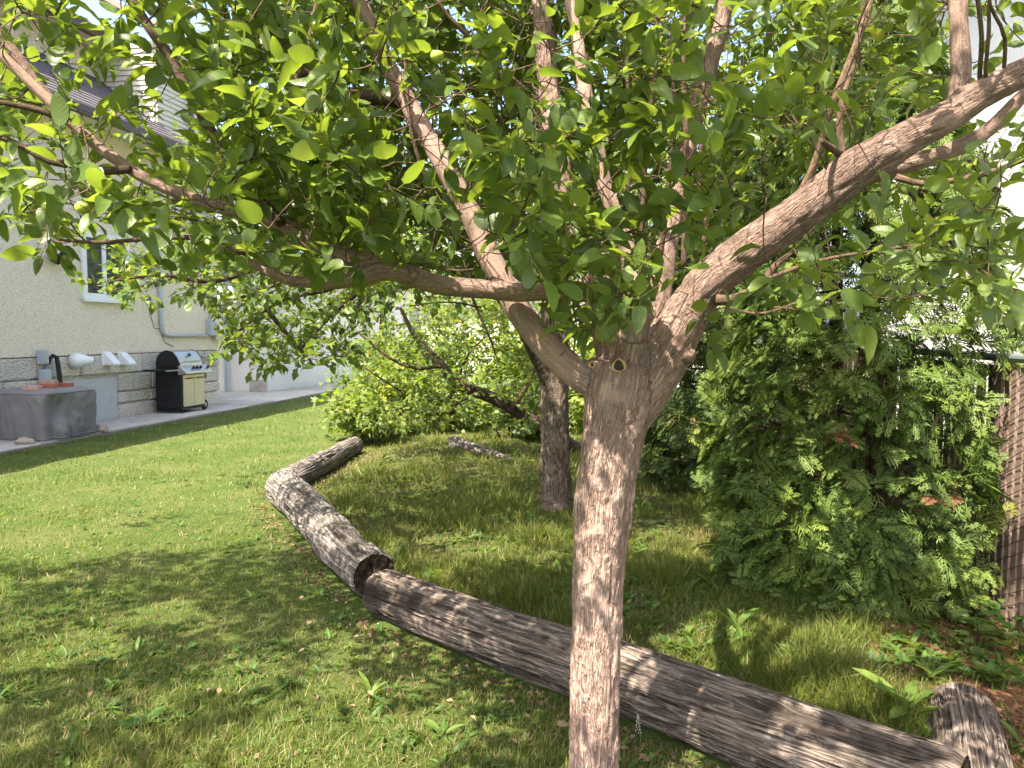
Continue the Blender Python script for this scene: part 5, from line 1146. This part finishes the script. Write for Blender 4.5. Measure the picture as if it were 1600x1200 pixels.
ti = .36 + .13 * rg.normal(size=n) + .12 * patch; straw = rg.random(n) < .06 + .12 * (patch < -.3); ti[straw] = rg.uniform(.72, 1, straw.sum())
blades('long_grass', x, y, L, W, ti, 'longer uncut grass filling the log-edged bed', .8)

# broad-leaved weeds in turf and bed
WEED = leafmat('weed_leaf', [(0, (.035, .075, .018)), (.5, (.07, .135, .028)), (1, (.14, .20, .04))], [(0, (.12, .22, .02)), (1, (.36, .46, .05))], .36, .5, .3, veins=False)
def rosettes(name, n, y0, y1, side, size, tpl, k, label, cond=None):
    x, y, s = sample(n, y0, y1, side, .5)
    if cond is not None: u = cond(x, y, s); x, y = x[u], y[u]
    m_ = rg.integers(k[0], k[1], len(x)); X = np.repeat(x, m_) + rg.normal(0, .012, m_.sum()); Y_ = np.repeat(y, m_) + rg.normal(0, .012, m_.sum()); sz_ = np.repeat(size * rg.uniform(.55, 1.35, len(x)), m_) * rg.uniform(.7, 1.2, m_.sum())
    a = rg.uniform(0, 6.283, len(X)); el = rg.uniform(.15, 1.3, len(X)); ax_ = np.stack([np.cos(a), np.sin(a), el], -1); nm = np.stack([-np.cos(a) * el, -np.sin(a) * el, np.ones(len(X))], -1) + rg.normal(size=(len(X), 3)) * .25
    foliage(name, tpl, np.stack([X, Y_, gh(X, Y_)], -1), basis(ax_, nm), sz_, np.clip(rg.normal(.45, .22, len(X)), 0, 1), WEED, kind='stuff', label=label)
rosettes('lawn_weeds', 1900, 2, 13, -1, .062, STRAP, (3, 8), 'broad-leaved weeds and dandelion leaves dotted through the lawn', lambda x, y, s: pnoise(np.stack([x, y, 0 * x], -1) * 1.3) > -.1)
rosettes('lawn_clover', 3000, 2, 12, -1, .026, CLOVER, (3, 7), 'low clover leaves between the lawn grass', lambda x, y, s: pnoise(np.stack([x, y, 0 * x + 3], -1) * 1.5) > .0)
rosettes('bed_weeds', 2300, 2.4, 13, 1, .085, STRAP, (4, 8), 'dandelion leaves and other weeds in the long grass', lambda x, y, s: pnoise(np.stack([x, y, 0 * x], -1) * 1.1) > -.15)
rosettes('bed_ground_cover', 2600, 2.4, 13, 1, .05, CLOVER + SMALL, (4, 9), 'round-leaved ground cover creeping through the bed', lambda x, y, s: pnoise(np.stack([x, y, 0 * x + 7], -1) * 1.1) > .0)
# single weeds that stand out
def plant(px, py, z, size, n, label, tpl, seed, upright=.8, tint=.6, name='weed', cat='weed', group=None, spread=.01, mt=None):
    r = np.random.default_rng(seed); p = G(px, py, .03); p[2] = gh(p[0], p[1])[0]; root = thing(name, p, label, cat, group); ms = []
    for k in range(n):
        a = 2.4 * k + r.uniform(-.4, .4); el = upright * r.uniform(.5, 1.5); ax_ = np.array([[math.cos(a), math.sin(a), el]]); nm = np.array([[-math.cos(a) * el, -math.sin(a) * el, 1.2]]) + r.normal(size=(1, 3)) * .2
        q = p + np.array([math.cos(a), math.sin(a), 0]) * spread * r.uniform(.2, 1.2) + np.array([0, 0, z * r.random()])
        T = tpl[k % len(tpl)]; v, f, t_, u_ = scatter(T, q[None], basis(ax_, nm), np.array([size * r.uniform(.7, 1.2)]), np.array([tint + r.uniform(-.15, .15)]))
        obj('leaf', mesh_np('leaf', v, f, {'tint': t_}, True, u_), mt or WEED, root)
    if z > .06: MB().tube([p - np.array([0, 0, .02]), p + np.array([.004, 0, z * .5]), p + np.array([0, .004, z])], [.004, .003, .002], 6).build('stem', TWIG, root)
    return root
GP = 'broad-leaved weeds standing out in the grass'
plant(1150, 1000, 0, .15, 5, 'tall dandelion in the bed with one upright pale leaf', STRAP, 1, 1.6, .8, group=GP)
plant(1420, 1140, .10, .20, 11, 'large lush weed with bright leaves between the two right-hand logs', STRAP, 2, .9, .8, group=GP)
plant(1340, 1105, .05, .07, 10, 'small round-leaved weed beside the large lush weed', SMALL, 3, .7, .7, group=GP)
plant(580, 1085, .03, .10, 6, 'upright weed in the lawn below the end of the silvery log', STRAP, 4, 1.7, .7, group=GP)
plant(500, 920, 0, .11, 9, 'clump of dandelion leaves in the lawn left of the silvery log', STRAP, 5, .8, .5, group=GP)
plant(225, 1120, 0, .085, 9, 'dark weed clump in the lawn at the lower left', STRAP + SMALL, 6, .8, .5, group=GP)
plant(690, 1140, 0, .08, 8, 'weed rosette in the lawn between the upright weed and the apple trunk', STRAP, 7, .8, .6, group=GP)
plant(640, 790, 0, .13, 8, 'dandelion clump in the bed behind the silvery log', STRAP, 8, .9, .55, group=GP)
plant(1110, 930, .02, .13, 9, 'shaded dandelion clump in the bed at the foot of the big cedar', STRAP, 9, .9, .35, group=GP)
plant(1235, 1040, .03, .07, 10, 'sunlit leafy weed in the bed above the long dark log', SMALL, 10, .8, .85, group=GP)
plant(1480, 1190, .08, .08, 14, 'low leafy weed hugging the near side of the round-ended log', SMALL, 61, .7, .6, group=GP)
plant(1452, 1085, .06, .10, 10, 'weed with long leaves at the far left end of the round-ended log', STRAP, 62, .9, .75, group=GP)
plant(1545, 1075, .05, .075, 12, 'leafy weed on the reddish soil behind the round-ended log', SMALL, 63, .8, .6, group=GP)
for k, (px, py, tn, lab) in enumerate([(1525, 1015, .85, 'bright sunlit leafy plant at the right corner of the cedar'), (1575, 1000, .4, 'dark green leafy plant against the foot of the fence'), (1592, 1020, .5, 'leafy plant lowest along the fence beside the dark green one')]):
    plant(px, py, .16, .085, 16, lab, LOBED if k == 0 else SMALL, 40 + k, .45, tn, 'plant', 'plant', 'plants at the foot of the fence', spread=.13)
# seed-head stalk by the trunk
p = G(985, 1195); st = thing('seed_stalk', p, 'pale feathery grass seed head beside the foot of the near trunk', 'grass stalk')
tip = p + np.array([.03, .02, .16]); MB().tube([p, p + np.array([.005, .01, .09]), tip], [.0014, .0012, .0008], 5).build('stem', TWIG, st)
hv = MB()
for k in range(26):
    f = k / 26; a = 2.4 * k; q = tip + np.array([.0, 0, -.055 + .075 * f]) + np.array([math.cos(a), math.sin(a), .6]) * .008 * (1.1 - f); hv.tube([q, q + np.array([math.cos(a) * .004, math.sin(a) * .004, .007])], [.0014, .0004], 4)
hv.build('seed_head', plain('pale_seed', (.55, .5, .42), .8), st, kind='stuff')

# litter: dry leaves and bark chips along the logs and under the cedars
LIT = leafmat('dry_leaf', [(0, (.06, .035, .022)), (.5, (.15, .09, .055)), (1, (.33, .24, .155))], [(0, (.1, .05, .02)), (1, (.3, .2, .1))], .15, .8, .2, back=(.2, .15, .10), backmix=.4, veins=False)
x = []; y = []
for a, b, r in LOGS[:4]:
    f = rg.random(800); o = rg.normal(0, .12, 800); a, b = np.array(a), np.array(b); nn = np.array([-(b - a)[1], (b - a)[0]]) / np.linalg.norm(b - a); o = np.sign(o) * (np.abs(o) + r)
    x.append(a[0] + (b - a)[0] * f + nn[0] * o); y.append(a[1] + (b - a)[1] * f + nn[1] * o)
yy = rg.uniform(3, 11, 2600); x.append(fence_x(yy) - rg.uniform(.1, 1.7, 2600)); y.append(yy)
xs, ys, ss = sample(700, 2, 9, -1); x.append(xs); y.append(ys)
x, y = np.concatenate(x), np.concatenate(y); n = len(x); nm = np.array([0, 0, 1.]) + rg.normal(size=(n, 3)) * .5; ax_ = rg.normal(size=(n, 3)) * np.array([1, 1, .2])
foliage('leaf_litter', SIMPLE, np.stack([x, y, gh(x, y) + .012], -1), basis(ax_, nm), rg.uniform(.012, .042, n), rg.random(n), LIT, kind='stuff', label='dry leaves and bark chips lying along the logs and under the cedars')
# fallen pale leaves one can pick out on the lawn
for k, (px, py, s_, lab) in enumerate([(484, 975, .045, 'curled tan leaf on the lawn left of the log joint'), (476, 1020, .035, 'round pale leaf on the lawn below the curled tan leaf'), (343, 1082, .04, 'narrow whitish leaf lying on the lawn'), (575, 1086, .04, 'brown leaf under the upright lawn weed'), (560, 1000, .035, 'small pink-tan chip near the silvery log end'), (870, 1140, .06, 'large tan leaf beside the near trunk')]):
    p = G(px, py, .02); T = SMALL[k % 3]; v, f, t_, u_ = scatter(T, p[None] + np.array([[0, 0, .02]]), basis(rg.normal(size=(1, 3)) * np.array([1, 1, .1]), np.array([[.2, -.3, 1.]])), np.array([s_]), np.array([.9]))
    obj('fallen_leaf', mesh_np('fallen_leaf', v, f, {'tint': t_}, True, u_), LIT, label=lab, cat='fallen leaf', group='pale fallen leaves on the lawn')
